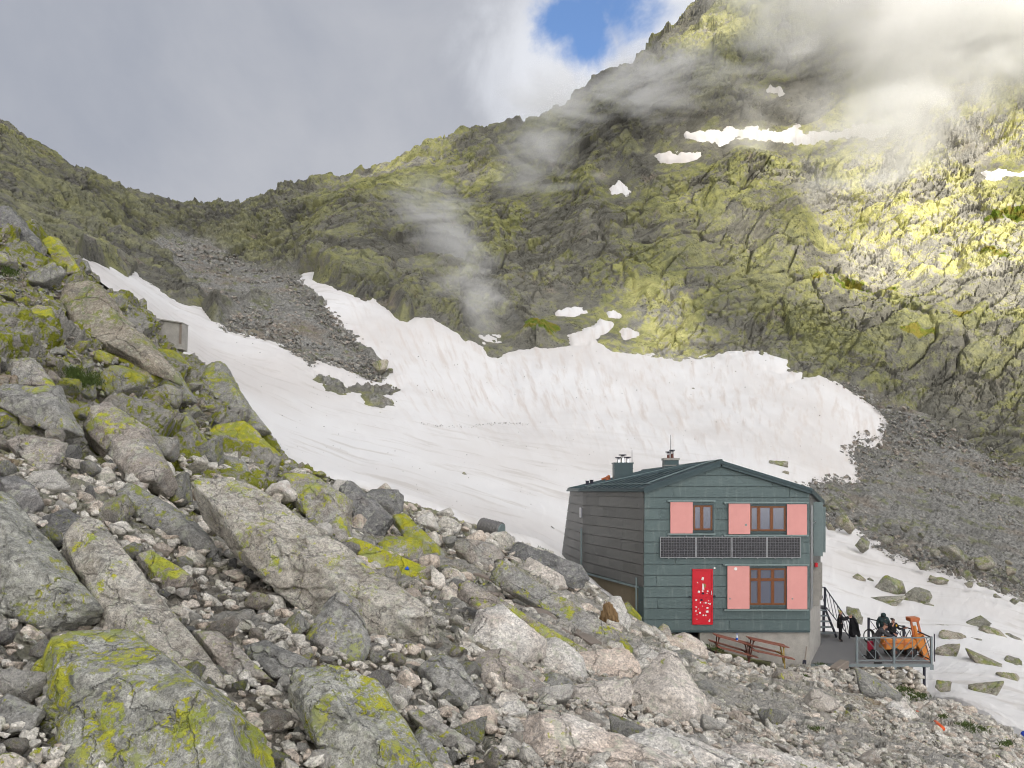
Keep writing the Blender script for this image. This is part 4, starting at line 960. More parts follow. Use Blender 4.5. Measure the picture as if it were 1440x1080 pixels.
# far scree
def scr_y(i): 
    q = SCREE[i]; return min(a[1] for a in q), max(a[1] for a in q)
def scree_sample(n, i, r):
    q = SCREE[i]; xs = [a[0] for a in q]; out = []
    y0, y1 = scr_y(i); lo, hi = min(xs), min(max(xs), 1460)
    while len(out) < n:
        m = 4000; X = r.uniform(lo, hi, m); Yp = r.uniform(y0, y1, m); ok = sdist(q, X, Yp)+r.normal(0, 4, m) > 0
        sn = sdist(SNOW, X, Yp)+r.normal(0, 2, m) < 2
        for a, b in zip(X[ok & sn], Yp[ok & sn]):
            g = ray(a, b, 5.2, 9.5)
            if g is not None: out.append(tuple(g[0]))
            if len(out) >= n: break
    return np.array(out)
ms = rock_mat('scree_stone', (.15, .147, .136), (.38, .37, .34), lichen=.22, warm=.3, attr_tint=True, s=.5, lcol=(.25, .27, .04), bumpd=.05)
pos = np.concatenate([scree_sample(4200, 0, rs), scree_sample(9000, 1, rs), scree_sample(2500, 2, rs)])
size = (1.6+9*rs.random(len(pos))**4.5+1.2*rs.random(len(pos)))/F*pos[:, 1]; pos[:, 2] += size*.15
stones('scree_stones', pos, size, ms, rs, HV)
# dirt and pebbles lying on the snow
pos = []
for k in range(420):
    if k < 120: px = 590+160*rs.random(); py = 611+3*math.sin((px-590)/25)+rs.normal(0, 1.0)+(px-670)**2*-.0004
    else:
        px = rs.uniform(330, 1180); py = rs.uniform(480, 760)
        if sdist(SNOW, np.array([px]), np.array([py]))[0] < 4: continue
    g = ray(px, py, 5.2, 8.6)
    if g is not None: pos.append(tuple(g[0]+Vector((0, 0, 1.15))))
pos = np.array(pos); stones('snow_pebbles', pos, rs.uniform(.8, 2.4, len(pos))/F*pos[:, 1], ms, rs, HV)
# ------------------------------------------------------------------ hut
def wloc(o):
    v = Vector((0, 0, 0))
    while o is not None: v += Vector(o.location); o = o.parent
    return v
def bw(mb, name, mats, parent, **kw):
    """build from world coordinates under a parent that may be moved"""
    L = wloc(parent); mb.v = [tuple(Vector(q)-L) for q in mb.v]
    return mb.build(name, mats, parent, **kw)
HYF = 36.0
def FX(px): return (px-CX)/F*HYF
def FZ(py): return (HY-py)/F*HYF
hut = thing('mountain_hut', 'mountain hut clad in dark green metal sheets with pink shutters and a red door', 'building', (10.0, 40.0, -7.3))

def clip(poly, axis, val, keep_gt):
    out = []; n = len(poly)
    for i in range(n):
        a, b = poly[i], poly[(i+1) % n]; da = a[axis]-val; db = b[axis]-val
        if not keep_gt: da, db = -da, -db
        if da >= 0: out.append(a)
        if da*db < 0:
            t = da/(da-db); out.append((a[0]+(b[0]-a[0])*t, a[1]+(b[1]-a[1])*t))
    return out
def cladding(name, parent, mat, org, ud, vd, nrm, poly, z0, rowh, joint, seed, gap=.014, back=.05, flare=0.0):
    """overlapping sheet-metal rows on a backing wall; poly in wall coordinates (u,v)"""
    r = random.Random(seed); org = Vector(org); ud = Vector(ud); vd = Vector(vd); nrm = Vector(nrm).normalized()
    um = max(p[0] for p in poly); W = lambda u, v, d: org+ud*u+vd*v+nrm*d+Vector((flare*v*max(u, 0)/um, 0, 0))
    m = MB(); m.prism([W(u, v, -back-.12) for u, v in poly], nrm*.12); tints = [.1]*len(m.v)
    v = z0; vmax = max(p[1] for p in poly); vmin = min(p[1] for p in poly); umin = min(p[0] for p in poly); umax = max(p[0] for p in poly); row = 0
    while v < vmax:
        q = clip(clip(list(poly), 1, max(v, vmin)+gap, True), 1, min(v+rowh, vmax)-gap, False)
        if len(q) >= 3:
            u = umin-r.random()*joint
            while u < umax:
                w = joint*r.uniform(.85, 1.15)
                c = clip(clip(q, 0, u+gap*.3, True), 0, u+w-gap*.3, False)
                if len(c) >= 3:
                    b = len(m.v); t = r.random()
                    lo = min(p[1] for p in c); hi = max(p[1] for p in c)+1e-6
                    d = [.012*(1-(p[1]-lo)/(hi-lo))+.002*r.random() for p in c]
                    n = len(c)
                    m.add([W(p[0], p[1], -back) for p in c]+[W(p[0], p[1], dd) for p, dd in zip(c, d)],
                          [tuple(range(n, 2*n))]+[(i, (i+1) % n, n+(i+1) % n, n+i) for i in range(n)])
                    tints += [t]*(2*n)
                u += w
        v += rowh; row += 1
    o = bw(m, name, mat, parent); attr(o.data, 'tint', tints); return o
fpoly = [(FX(905), FZ(886.5)), (FX(1139.5), FZ(887.5)), (FX(1138), FZ(689)), (FX(1013), FZ(650.5)), (FX(906.5), FZ(689))]
cladding('front_wall', hut, M['clad'], (0, HYF, 0), (1, 0, 0), (0, 0, 1), (0, -1, 0), fpoly, FZ(886.5)-.02, .52, 5.2, 3, .021)
# side walls: they splay outwards from the front
LF = Vector((FX(905.3), HYF+.05, 0)); LB = Vector((4.02, 43.5, 0)); LR = Vector((3.80, 50.0, 0))
d = (LB-LF); L1 = d.length; ud = d.normalized(); nL = Vector((-ud.y, ud.x, 0))
lp = [(.02, -4.60), (L1*.55, -4.62), (L1, -4.65), (L1, -.02), (.02, -.02)]
cladding('side_wall', hut, M['clad_side'], LF, ud, (0, 0, 1), nL, lp, -4.62, .53, 1.75, 5, .016)
m = MB(); m.prism([LF+Vector((0, .0, -4.62)), LF+Vector((0, .0, -6.6)), LF+ud*.62+Vector((0, 0, -6.6)), LF+ud*.62+Vector((0, 0, -4.62))], -nL*.1); 
o = bw(m, 'corner_panel', M['clad'], hut); attr(o.data, 'tint', [.2]*len(o.data.vertices))
d2 = (LR-LB); L2 = d2.length; u2 = d2.normalized(); n2 = Vector((-u2.y, u2.x, 0))
cladding('back_side_wall', hut, M['clad_side'], LB+u2*.01, u2, (0, 0, 1), n2, [(0, -4.9), (L2, -4.9), (L2, -.02), (0, -.02)], -4.62, .53, 1.9, 8, .016, flare=.13)
# rear and far right walls close the volume
RF = Vector((FX(1139.3), HYF+.05, 0)); RB = Vector((16.55, 41.2, 0)); RR = Vector((16.2, 52.0, 0)); BK = Vector((9.3, 55.0, 0))
m = MB()
for a, b, zt in ((RB, RR, -.75), (RR, Vector((12, 53.5, 0)), -.6), (Vector((12, 53.5, 0)), LR, -.1)):
    n = Vector(((b-a).y, -(b-a).x, 0)).normalized()
    m.prism([a+Vector((0, 0, -7.9)), b+Vector((0, 0, -7.9)), b+Vector((0, 0, zt)), a+Vector((0, 0, zt))], n*-.12)
o = bw(m, 'rear_wall', M['clad_side'], hut); attr(o.data, 'tint', [.5]*len(o.data.vertices))
dr = RB-RF; L3 = dr.length; u3 = dr.normalized(); n3 = Vector((u3.y, -u3.x, 0))
cladding('right_wall', hut, M['clad_side'], RF, u3, (0, 0, 1), n3, [(.02, -5.75), (L3, -5.75), (L3, -.72), (.02, -.03)], -5.75, .53, 1.3, 9)
# concrete plinths
m = MB(); m.box((FX(985), HYF+.10, -9.6), (FX(1139.4), HYF+.5, FZ(887.8)))
bw(m, 'foundation', M['concrete'], hut)
m = MB(); m.prism([RF+Vector((.0, .04, -9.6)), RB+Vector((0, 0, -9.6)), RB+Vector((0, 0, -5.77)), RF+Vector((0, .04, -5.77))], n3*-.3)
bw(m, 'side_foundation', M['concrete'], hut)
m = MB(); a = LF+ud*.64-nL*.10; b = LB-nL*.10
m.prism([a+Vector((0, 0, -7.4)), b+Vector((0, 0, -7.4)), b+Vector((0, 0, -4.68)), a+Vector((0, 0, -4.64))], nL*-.3)
bw(m, 'left_foundation', M['concrete_tan'], hut)
m = MB(); m.bar(LF+ud*.5+nL*.05+Vector((0, 0, -4.66)), LB+nL*.05+Vector((0, 0, -4.70)), .12, .09); bw(m, 'base_flashing', M['rail'], hut)
m = MB(); m.box((FX(905)-.0, HYF-.03, FZ(886.5)-.09), (FX(1139), HYF+.09, FZ(886.5)-.005)); bw(m, 'base_rail', M['trim'], hut)
# roof
R0 = Vector((FX(1013), HYF-.22, FZ(648.0))); R1 = Vector((9.3, 55.0, FZ(648.0)))
E0 = Vector((FX(904.5), HYF-.22, .06)); E1 = Vector((3.82, 43.5, .06)); E2 = Vector((3.62, 50.2, .06))
E3 = Vector((FX(1139.5), HYF-.22, .04)); E4 = Vector((16.72, 41.2, -.60)); E5 = Vector((16.4, 52.3, -.6)); E6 = Vector((12, 53.8, -.3))
top = [R0, R1, E0, E1, E2, E3, E4, E5, E6]; T = [(0, 2, 3), (0, 3, 1), (1, 3, 4), (0, 1, 6), (0, 6, 5), (1, 7, 6), (1, 8, 7), (1, 4, 8)]
m = MB(); dn = Vector((0, 0, -.13)); n_ = len(top)
edge = [0, 2, 3, 4, 8, 7, 6, 5]
m.add(top+[v+dn for v in top], [t for t in T]+[tuple(n_+i for i in reversed(t)) for t in T]+[(edge[i], n_+edge[i], n_+edge[(i+1) % 8], edge[(i+1) % 8]) for i in range(8)])
roof = bw(m, 'roof', M['roof'], hut)
def on_roof(x, y):
    """height of the left roof planes above (x,y)"""
    for t in T:
        a, b, c = (top[i] for i in t); den = (b.y-c.y)*(a.x-c.x)+(c.x-b.x)*(a.y-c.y)
        if abs(den) < 1e-9: continue
        l1 = ((b.y-c.y)*(x-c.x)+(c.x-b.x)*(y-c.y))/den; l2 = ((c.y-a.y)*(x-c.x)+(a.x-c.x)*(y-c.y))/den; l3 = 1-l1-l2
        if min(l1, l2, l3) >= -1e-4: return l1*a.z+l2*b.z+l3*c.z
    return .3
m = MB()
for k in range(1, 30):                       # standing seams run from ridge to eave
    y = HYF+k*.62
    if y > 54: break
    a = Vector((R0.x+(R1.x-R0.x)*(y-R0.y)/(R1.y-R0.y), y, 0))
    if y < 43.5: ex = E0.x+(E1.x-E0.x)*(y-E0.y)/(E1.y-E0.y)
    elif y < 50.2: ex = E1.x+(E2.x-E1.x)*(y-43.5)/6.7
    else: ex = E2.x+(y-50.2)*1.4
    pts = [Vector((ex+(a.x-ex)*q/6, y, 0)) for q in range(7)]
    for p in pts: p.z = on_roof(p.x, p.y)+.018
    m.tube(pts, .018, 4)
bw(m, 'standing_seam', M['trim'], roof)
m = MB()                                     # snow guard rails, verge flashing, ridge cap
for q, rr in ((.03, .035), (.34, .02)):
    a = R0.lerp(R1, q); pts = []
    y = a.y
    for k in range(9):
        x = FX(906)+.25+(a.x-FX(906)-.25)*k/8 if q < .1 else E1.x+.35+(a.x-E1.x-.35)*k/8
        pts.append(Vector((x, y+.15, on_roof(x, y+.15)+.05)))
    m.tube(pts, rr, 5)
a = E0.lerp(E1, .03)
m.tube([Vector((E0.x+.35+(E1.x-E0.x)*k/8, E0.y+.3+(E1.y-E0.y)*k/8, 0)) for k in range(9)], .02, 5)
for i in range(len(m.v)-9*5, len(m.v)):
    x, y, z = m.v[i]; m.v[i] = (x, y, z+on_roof(x, y)+.05)
bw(m, 'snow_guard', M['rail'], roof)
m = MB(); m.tube([R0+Vector((0, 0, .02)), R1+Vector((0, 0, .02))], .06, 6); bw(m, 'ridge_cap', M['trim'], roof)
m = MB()                                     # verge boards on the gable
for a, b in ((E0, R0), (R0, E3)):
    m.bar(a+Vector((0, .10, -.12)), b+Vector((0, .10, -.12)), .10, .26)
m.bar(E3+Vector((.02, .16, -.12)), E4+Vector((0, 0, -.12)), .10, .24)
bw(m, 'verge_board', M['trim'], hut)
m = MB(); m.tube([Vector((E0.x, E0.y+.1, -.08)), E1+Vector((-.02, 0, -.14)), E2+Vector((-.02, 0, -.14))], .055, 6); bw(m, 'eaves_gutter', M['trim'], hut)
# chimneys
def chimney(px0, px1, pyt, pyb, Y, cap_light, flues, mast=None):
    x0, x1 = (px0-CX)/F*Y, (px1-CX)/F*Y; zt, zb = (HY-pyt)/F*Y, (HY-pyb)/F*Y-.5; dy = (x1-x0)*.8
    m = MB(); m.box((x0, Y, zb), (x1, Y+dy, zt)); c = bw(m, 'chimney', M['trim'], hut)
    m = MB(); m.box((x0-.05, Y-.05, zt+.002), (x1+.05, Y+dy+.05, zt+(.12 if cap_light else .07))); m.box((x0-.02, Y-.02, zt-.32), (x1+.02, Y+dy+.02, zt-.28))
    bw(m, 'chimney_cap', M['concrete'] if cap_light else M['trim'], c)
    for (fx, r, h) in flues:
        x = x0+(x1-x0)*fx; yc = Y+dy*.5; z = zt+.1
        m = MB(); m.tube([(x, yc, z-.1), (x, yc, z+h*.55)], [r*1.25, r], 10); m.tube([(x, yc, z+h*.55), (x, yc, z+h*.62)], r*1.15, 10)
        fl = bw(m, 'flue', M['chrome'] if not cap_light else M['rust'], c, smooth=False)
        m = MB()
        for k in range(3):
            an = k*2.09+.4; m.bar((x+math.cos(an)*r, yc+math.sin(an)*r, z+h*.5), (x+math.cos(an)*r*.8, yc+math.sin(an)*r*.8, z+h), .025)
        m.tube([(x, yc, z+h*.9), (x, yc, z+h)], [r*1.7, r*.5], 10); m.tube([(x, yc, z+h), (x, yc, z+h+.05)], [r*2.2, r*2.2], 8)
        bw(m, 'flue_cowl', M['darksteel'], fl)
    if mast:
        x = x0+(x1-x0)*mast[0]; m = MB(); m.tube([(x, Y+dy*.7, zt-1.0), (x, Y+dy*.7, zt+mast[1])], [.025, .012], 6); bw(m, 'lightning_rod', M['darksteel'], c)
chimney(864, 890, 652.0, 670, 46.5, False, [(.27, .09, .26), (.5, .11, .42), (.78, .10, .28)], (1.04, .85))
chimney(934.5, 954.5, 647.0, 661, 44.5, True, [(.35, .08, .36), (.62, .08, .46)], (.55, 1.5))
m = MB()
for k, (px, py) in enumerate(((826, 681), (832, 679.5))):    # small roof vents at the back
    p = P(px, py, 47.0); z = on_roof(p.x, p.y); m.tube([(p.x, p.y, z-.05), (p.x, p.y, z+.22), (p.x, p.y, z+.26)], [.12, .10, .16], 8)
bw(m, 'roof_vent', M['darksteel'], roof)
m = MB(); p = P(855, 674, 47.5); z = on_roof(p.x, p.y)
m.tube([(p.x, p.y, z), (p.x, p.y, z+.2), (p.x+.08, p.y, z+.32)], [.16, .14, .05], 9); m.tube([(p.x-.4, p.y, z+.05), (p.x-.1, p.y, z+.16), (p.x+.1, p.y, z+.12)], .07, 6); bw(m, 'exhaust_hood', M['orange_red'], roof)
# windows
def window(px0, px1, py0, py1, mull, transom=None):
    x0, x1, z0, z1 = FX(px0), FX(px1), FZ(py1), FZ(py0); y = HYF; w = .085
    m = MB(); m.box((x0-.05, y-.06, z0-.05), (x0, y-.012, z1+.05)); m.box((x1, y-.06, z0-.05), (x1+.05, y-.012, z1+.05)); m.box((x0, y-.06, z1), (x1, y-.012, z1+.05)); m.box((x0-.07, y-.10, z0-.09), (x1+.07, y-.012, z0-.052))
    wnd = bw(m, 'window', M['trim'], hut)
    m = MB()
    m.box((x0+.001, y-.045, z0), (x0+w, y-.016, z1)); m.box((x1-w, y-.045, z0), (x1-.001, y-.016, z1))
    m.box((x0+w, y-.043, z0), (x1-w, y-.016, z0+w)); m.box((x0+w, y-.043, z1-w), (x1-w, y-.016, z1))
    for q in mull: m.box((FX(q)-.075, y-.052, z0+w), (FX(q)+.075, y-.016, z1-w))
    if transom:
        xs = [x0+w]+sum([[FX(q)-.075, FX(q)+.075] for q in mull], [])+[x1-w]
        for k in range(0, len(xs), 2): m.box((xs[k], y-.05, FZ(transom)-.07), (xs[k+1], y-.016, FZ(transom)+.07))
    bw(m, 'window_frame', M['brown'], wnd)
    m = MB(); m.box((x0+.01, y-.028, z0+.01), (x1-.01, y-.014, z1-.01)); bw(m, 'pane', M['glass'], wnd)
window(974.5, 1001.5, 710.5, 745.5, [986.5])
window(1054, 1104.5, 711.5, 746.8, [1066.5, 1084.5])
window(1053, 1105, 799, 850.5, [1067, 1086], 815)
def shutter(px0, px1, py0, py1):
    m = MB(); m.box((FX(px0), HYF-.115, FZ(py1)), (FX(px1), HYF-.075, FZ(py0)))
    return bw(m, 'shutter', M['pink'], hut, bevel=.006)
sh = [shutter(942, 973.5, 705.8, 750), shutter(1023.7, 1054, 708, 751), shutter(1105.5, 1133.7, 709, 752), shutter(1022, 1053, 795.5, 856), shutter(1105.5, 1134, 796, 856.3)]
def disc(px, py, r, parent, name, mat, y=HYF-.116):
    m = MB(); c = Vector((FX(px), y, FZ(py))); m.prism([c+Vector((math.cos(a)*r, 0, math.sin(a)*r)) for a in [k*math.pi/5 for k in range(10)]], (0, -.012, 0)); return bw(m, name, mat, parent)
disc(1033.5, 799.5, .075, sh[3], 'reflector_plate', M['white']); disc(1025.5, 841.5, .035, sh[3], 'reflector_plate', M['rail']); disc(1113, 841.5, .035, sh[4], 'latch', M['rail']); disc(1048, 738, .05, sh[1], 'latch', M['rail'])
for px0, px1, py in ((938, 1005, 704.4), (938, 1005, 751), (1017, 1136, 706.9), (1017, 1136, 753), (1016.5, 1136.5, 794), (1017, 1136, 857.4)):
    m = MB(); m.box((FX(px0), HYF-.15, FZ(py)-.03), (FX(px1), HYF-.012, FZ(py)+.03))
    n = max(2, int((px1-px0)/22))
    for k in range(n+1): x = FX(px0+2+(px1-px0-4)*k/n); m.box((x-.02, HYF-.16, FZ(py)-.045), (x+.02, HYF-.151, FZ(py)+.045))
    bw(m, 'shutter_rail', M['rail'], hut)
# solar panels
xs = [927.2, 977.8, 1027.6, 1077.2, 1124.8]
for k in range(4):
    x0, x1 = FX(xs[k])+.012, FX(xs[k+1])-.012; z0, z1 = FZ(784.0), FZ(754.8); L = wloc(hut)
    m = MB(); w = .024
    m.box((x0, HYF-.15, z0), (x0+w, HYF-.10, z1)); m.box((x1-w, HYF-.15, z0), (x1, HYF-.10, z1)); m.box((x0+w, HYF-.15, z0), (x1-w, HYF-.10, z0+w)); m.box((x0+w, HYF-.15, z1-w), (x1-w, HYF-.10, z1))
    for q in (.25, .75): m.box((x0+(x1-x0)*q-.02, HYF-.099, z0-.06), (x0+(x1-x0)*q+.02, HYF-.013, z1+.06))
    sp = bw(m, 'solar_panel', M['solar_frame'], hut)
    m = MB(); m.box((x0+w+.001, HYF-.14, z0+w+.001), (x1-w-.001, HYF-.11, z1-w-.001)); bw(m, 'solar_cell_sheet', M['solar'], sp)
# red door with its stickers
x0, x1, z0, z1 = FX(973.2), FX(1002), FZ(878), FZ(800); w = .06; y = HYF
m = MB(); zm = FZ(838.5)
m.box((x0, y-.06, z0), (x1, y-.013, z1))
m.box((x0, y-.08, z0), (x0+w, y-.061, z1)); m.box((x1-w, y-.08, z0), (x1, y-.061, z1)); m.box((x0+w, y-.08, z0), (x1-w, y-.061, z0+w)); m.box((x0+w, y-.08, z1-w), (x1-w, y-.061, z1)); m.box((x0+w, y-.077, zm-.05), (x1-w, y-.061, zm+.03))
ST_ = [(987.7,813.5,3.6,5.2),(980.5,819,1.6,1.8),(982.3,832,3.8,3.8),(987.6,831,3,2.4),(994.7,831.2,2.6,2.6),(978.6,843.5,2.8,3),(984.4,847,1.8,2.6),(992,847.3,2.6,2.6),(995.6,848.3,1.6,1.8),(998,849,2,3.2),(978.5,853.2,2,2),(987.5,852,1.4,1.4),(994.3,854.5,3.4,2.4),
 (978.3,858.8,2,3),(994,859.8,4.4,3.6),(983.8,861.5,3,3),(979.8,864,1.6,1.6),(988.6,865,2.4,2.4),(992,865,2.4,2.4),(979.6,870.5,1.2,1.2),(997,873,2.8,2.2),(997.6,870.6,1.4,1.4),(982,856,1.2,1.4),(996,844.5,1.6,1.4),(993.8,834.2,1.6,1.2),(989.5,847.6,1.2,1.2)]
for q, (sx, sy, sw, shh) in enumerate(ST_):
    c = Vector((FX(sx), y-.0625, FZ(sy))); a, b = sw/60*.8, shh/60*.8; rot = (q*1.7 % 1-.5)*.5
    pts = [c+Vector((u*a*math.cos(rot)-v*b*math.sin(rot), 0, u*a*math.sin(rot)+v*b*math.cos(rot))) for u, v in ((-1, -1), (1, -1), (1, 1), (-1, 1))]
    m.prism(pts, (0, -.003, 0), 1)
# the largest sticker: a white figure with an olive side on a dark base
c = lambda px, py: Vector((FX(px), y-.0626, FZ(py)))
m.prism([c(987, 829), c(990, 829), c(989.4, 823), c(988.6, 820.5), c(987.2, 820.5)], (0, -.003, 0), 1)
m.prism([c(989.4, 820), c(992, 822), c(991.4, 826), c(989.9, 825)], (0, -.0035, 0), 2)
m.prism([c(986, 835.5), c(989.8, 835.5), c(989.4, 833), c(986.4, 833)], (0, -.003, 0), 3); m.prism([c(984.5, 845), c(988, 844.2), c(987.2, 842), c(984.2, 842.5)], (0, -.003, 0), 3)
door = bw(m, 'door', [M['red'], M['white'], M['olive'], M['navy_cloth']], hut)
m = MB()
for sx in (970.5, 1004.5): m.box((FX(sx)-.04, y-.09, zm-.03), (FX(sx)+.04, y-.012, zm+.03))
bw(m, 'latch_bracket', M['darksteel'], door)
m = MB(); m.box((x1-.10, y-.12, FZ(836)), (x1-.07, y-.081, FZ(830.5))); bw(m, 'handle', M['chrome'], door)
disc(1004.7, 798.8, .045, hut, 'door_lamp', M['white'], HYF-.013)
# small items of the left wall
m = MB(); a = LF+ud*.58+nL*.10; m.tube([a+Vector((0, 0, -4.2)), a+Vector((0, 0, -6.9))], .045, 7); a = LB+nL*.10; m.tube([a+Vector((0, 0, -2.2)), a+Vector((0, 0, -4.9))], .05, 7); bw(m, 'drainpipe', M['rail'], hut)
m = MB(); fw = lambda u, v: LB+u2*u+Vector((.13*v*u/L2, 0, v))+n2*.02
m.prism([fw(.25, -1.62), fw(1.0, -1.62), fw(1.0, -1.05), fw(.25, -1.05)], n2*.04); bw(m, 'side_window', M['glass'], hut)
# open shutters and posts on the right wall
def rw(u, z, d): return RF+u3*u+n3*d+Vector((0, 0, z))
for u, zt, zb, dd in ((1.5, -.62, -3.25, .42), (3.4, -.9, -3.2, .40)):
    m = MB(); m.prism([rw(u, zb, .03), rw(u, zb, .03+dd), rw(u, zt, .03+dd), rw(u, zt, .03)], u3*.06); bw(m, 'side_shutter', M['rail'], hut)
for u, zt, zb, dd in ((1.3, -3.6, -5.65, .26), (3.2, -3.7, -5.6, .26)):
    m = MB(); m.prism([rw(u, zb, .03), rw(u, zb, .03+dd), rw(u, zt, .03+dd), rw(u, zt, .03)], u3*.06); bw(m, 'side_shutter', M['concrete'], hut)
m = MB(); m.bar(rw(.15, -1.6, .13), rw(2.4, -1.55, .13), .03); m.bar(rw(.1, -.75, .08), rw(.1, -5.6, .08), .05); bw(m, 'side_rail', M['solar_frame'], hut)
m = MB(); m.box(tuple(rw(1.1, -3.75, .15)), tuple(rw(1.1, -3.55, .15)+Vector((.12, .12, 0)))); bw(m, 'alarm_box', M['red'], hut)

# ------------------------------------------------------------------ terrace, stairs
DZ = -8.29
deck = thing('terrace', 'grey metal terrace with diagonal barred railings beside the hut', 'terrace', (16.5, 40, DZ))
m = MB(); m.prism([(14.15, 36.7, DZ), (20.05, 36.7, DZ), (20.3, 38.6, DZ), (20.25, 39.7, DZ), (19.55, 42.1, DZ), (19.3, 44.6, DZ), (16.2, 45.4, DZ), (16.6, 41.2, DZ)], (0, 0, -.06)); bw(m, 'deck_floor', M['deck'], deck)
m = MB(); m.box((14.15, 36.66, DZ-.20), (20.08, 36.80, DZ-.062)); m.box((14.3, 38.6, DZ-.22), (20.2, 38.75, DZ-.062)); m.bar((20.05, 36.83, DZ-.14), (20.3, 38.58, DZ-.14), .12, .14); m.bar((14.6, 36.85, DZ-.14), (16.6, 42, DZ-.14), .12, .14); bw(m, 'deck_frame', M['steel'], deck)
def rail_panel(a, b, mat, brace, h=1.19, posts=True, name='railing'):
    a = Vector(a); b = Vector(b); d = b-a; m = MB(); u = Vector((0, 0, 1)); n = Vector((d.y, -d.x, 0)).normalized()
    m.bar(a+u*h, b+u*h, .055); m.bar(a+u*.10, b+u*.10, .04)
    for (p0, p1) in brace:
        m.bar(a+d*p0[0]+u*(.12+(h-.15)*p0[1])+n*.0, a+d*p1[0]+u*(.12+(h-.15)*p1[1])+n*.0, .026)
    return bw(m, name, mat, deck)
fr = lambda px: ((px-CX)/F*36.73, 36.73, DZ)
left_b = [((.02, .95), (.50, .02)), ((.25, .98), (.74, .02)), ((.50, .98), (.98, .02)), ((.0, .48), (.25, .02)), ((.74, .98), (.99, .50)), ((.5, .0), (.5, 1))]
right_b = [((1-a[0], a[1]), (1-b[0], b[1])) for a, b in left_b]
rail_panel(fr(1206), fr(1256.5), M['steel'], left_b); rail_panel(fr(1257.5), fr(1308.5), M['steel'], right_b)
for px in (1205, 1257, 1309.5):
    x, y, z = fr(px); m = MB(); m.box((x-.045, y-.05, DZ-.30), (x+.045, y+.04, DZ+1.25)); m.box((x-.09, y-.06, DZ-.34), (x+.09, y-.051, DZ-.08)); bw(m, 'post', M['steel'], deck)
side = [Vector((20.1, 36.9, DZ)), Vector((20.3, 38.6, DZ)), Vector((20.25, 39.7, DZ)), Vector((19.55, 42.1, DZ))]
for k in range(3):
    rail_panel(side[k], side[k+1], M['darksteel'], [((.05, .05), (.5, .95)), ((.5, .05), (.95, .95)), ((.5, .95), (.95, .4)), ((.05, .5), (.3, .95))])
for p in side[1:]:
    m = MB(); m.box((p.x-.05, p.y-.05, DZ-.2), (p.x+.05, p.y+.05, DZ+1.25)); bw(m, 'post', M['darksteel'], deck)
m = MB(); x = (1314-CX)/F*37.6; m.tube([(x, 37.6, DZ-.15), (x, 37.6, DZ+1.2)], .03, 6); bw(m, 'post', M['darksteel'], deck)
m = MB(); x = (1300.5-CX)/F*36.9; m.tube([(x, 36.95, DZ-.2), (x, 36.95, -11.0)], .065, 8); m.box((x-.15, 36.85, DZ-.26), (x+.15, 37.05, DZ-.2)); bw(m, 'support_post', M['darksteel'], deck)
m = MB(); m.tube([P(1277, 934, 37.2), P(1284, 955, 37.1), P(1294, 985, 36.9)], .03, 6); bw(m, 'brace', M['steel'], deck)
for (ax, bx) in ((1234, 1246),):
    m = MB(); x0 = (ax-5-CX)/F*36.66; x1 = (bx-6-CX)/F*36.66; m.box((x0, 36.62, DZ-.03), (x1, 36.65, DZ+.05)); bw(m, 'name_plate', M['rubber'], deck)
stair = thing('staircase', 'short open metal staircase with slanted railing leading from the terrace up to the hut', 'staircase', (17.4, 43.5, DZ))
m = MB(); n = 5
sx0, sx1 = 16.75, 18.05
for k in range(n):
    z = DZ+.27+k*.27; y = 42.9+k*.30; m.box((sx0, y, z-.05), (sx1, y+.30, z))
bw(m, 'step', M['steel'], stair)
m = MB(); m.box((sx0-.3, 42.9+n*.30+.01, DZ+1.37), (sx1+.15, 46.0, DZ+1.45)); bw(m, 'landing', M['darksteel'], stair)
m = MB()
for x in (sx0-.04, sx1+.04): m.bar((x, 42.8, DZ+.05), (x, 44.5, DZ+1.50), .05, .18)
for x, y in ((17.1, 44.6), (18.1, 44.6), (17.6, 45.4)): m.box((x-.06, y-.06, DZ-.3), (x+.06, y+.06, DZ+1.36))
bw(m, 'stringer', M['darksteel'], stair)
m = MB(); zt = DZ+1.45
A = Vector((sx1-.75, 44.55, zt)); B = Vector((sx1+.10, 44.55, zt)); C = Vector((sx1+.72, 42.7, DZ)); up = Vector((0, 0, 1.15))
m.bar(A+up, B+up, .05); m.bar(B+up, C+up*.75, .05); m.bar(A+Vector((0, 0, .08)), B+Vector((0, 0, .08)), .04); m.bar(B+Vector((0, 0, .08)), C+Vector((0, 0, .1)), .04)
m.bar(A, A+up, .07); m.bar(B, B+up, .10); m.bar(C, C+up*.75, .05)
for k in range(3): m.bar(A.lerp(B, k/3)+up, A.lerp(B, (k+1)/3)+Vector((0, 0, .08)), .028)
for k in range(6):
    t0, t1 = k/6, min(1, (k+1.2)/6); m.bar(B.lerp(C, t0)+up*(1-.25*t0), B.lerp(C, t1)+Vector((0, 0, .09)), .028)
bw(m, 'railing', M['darksteel'], stair)

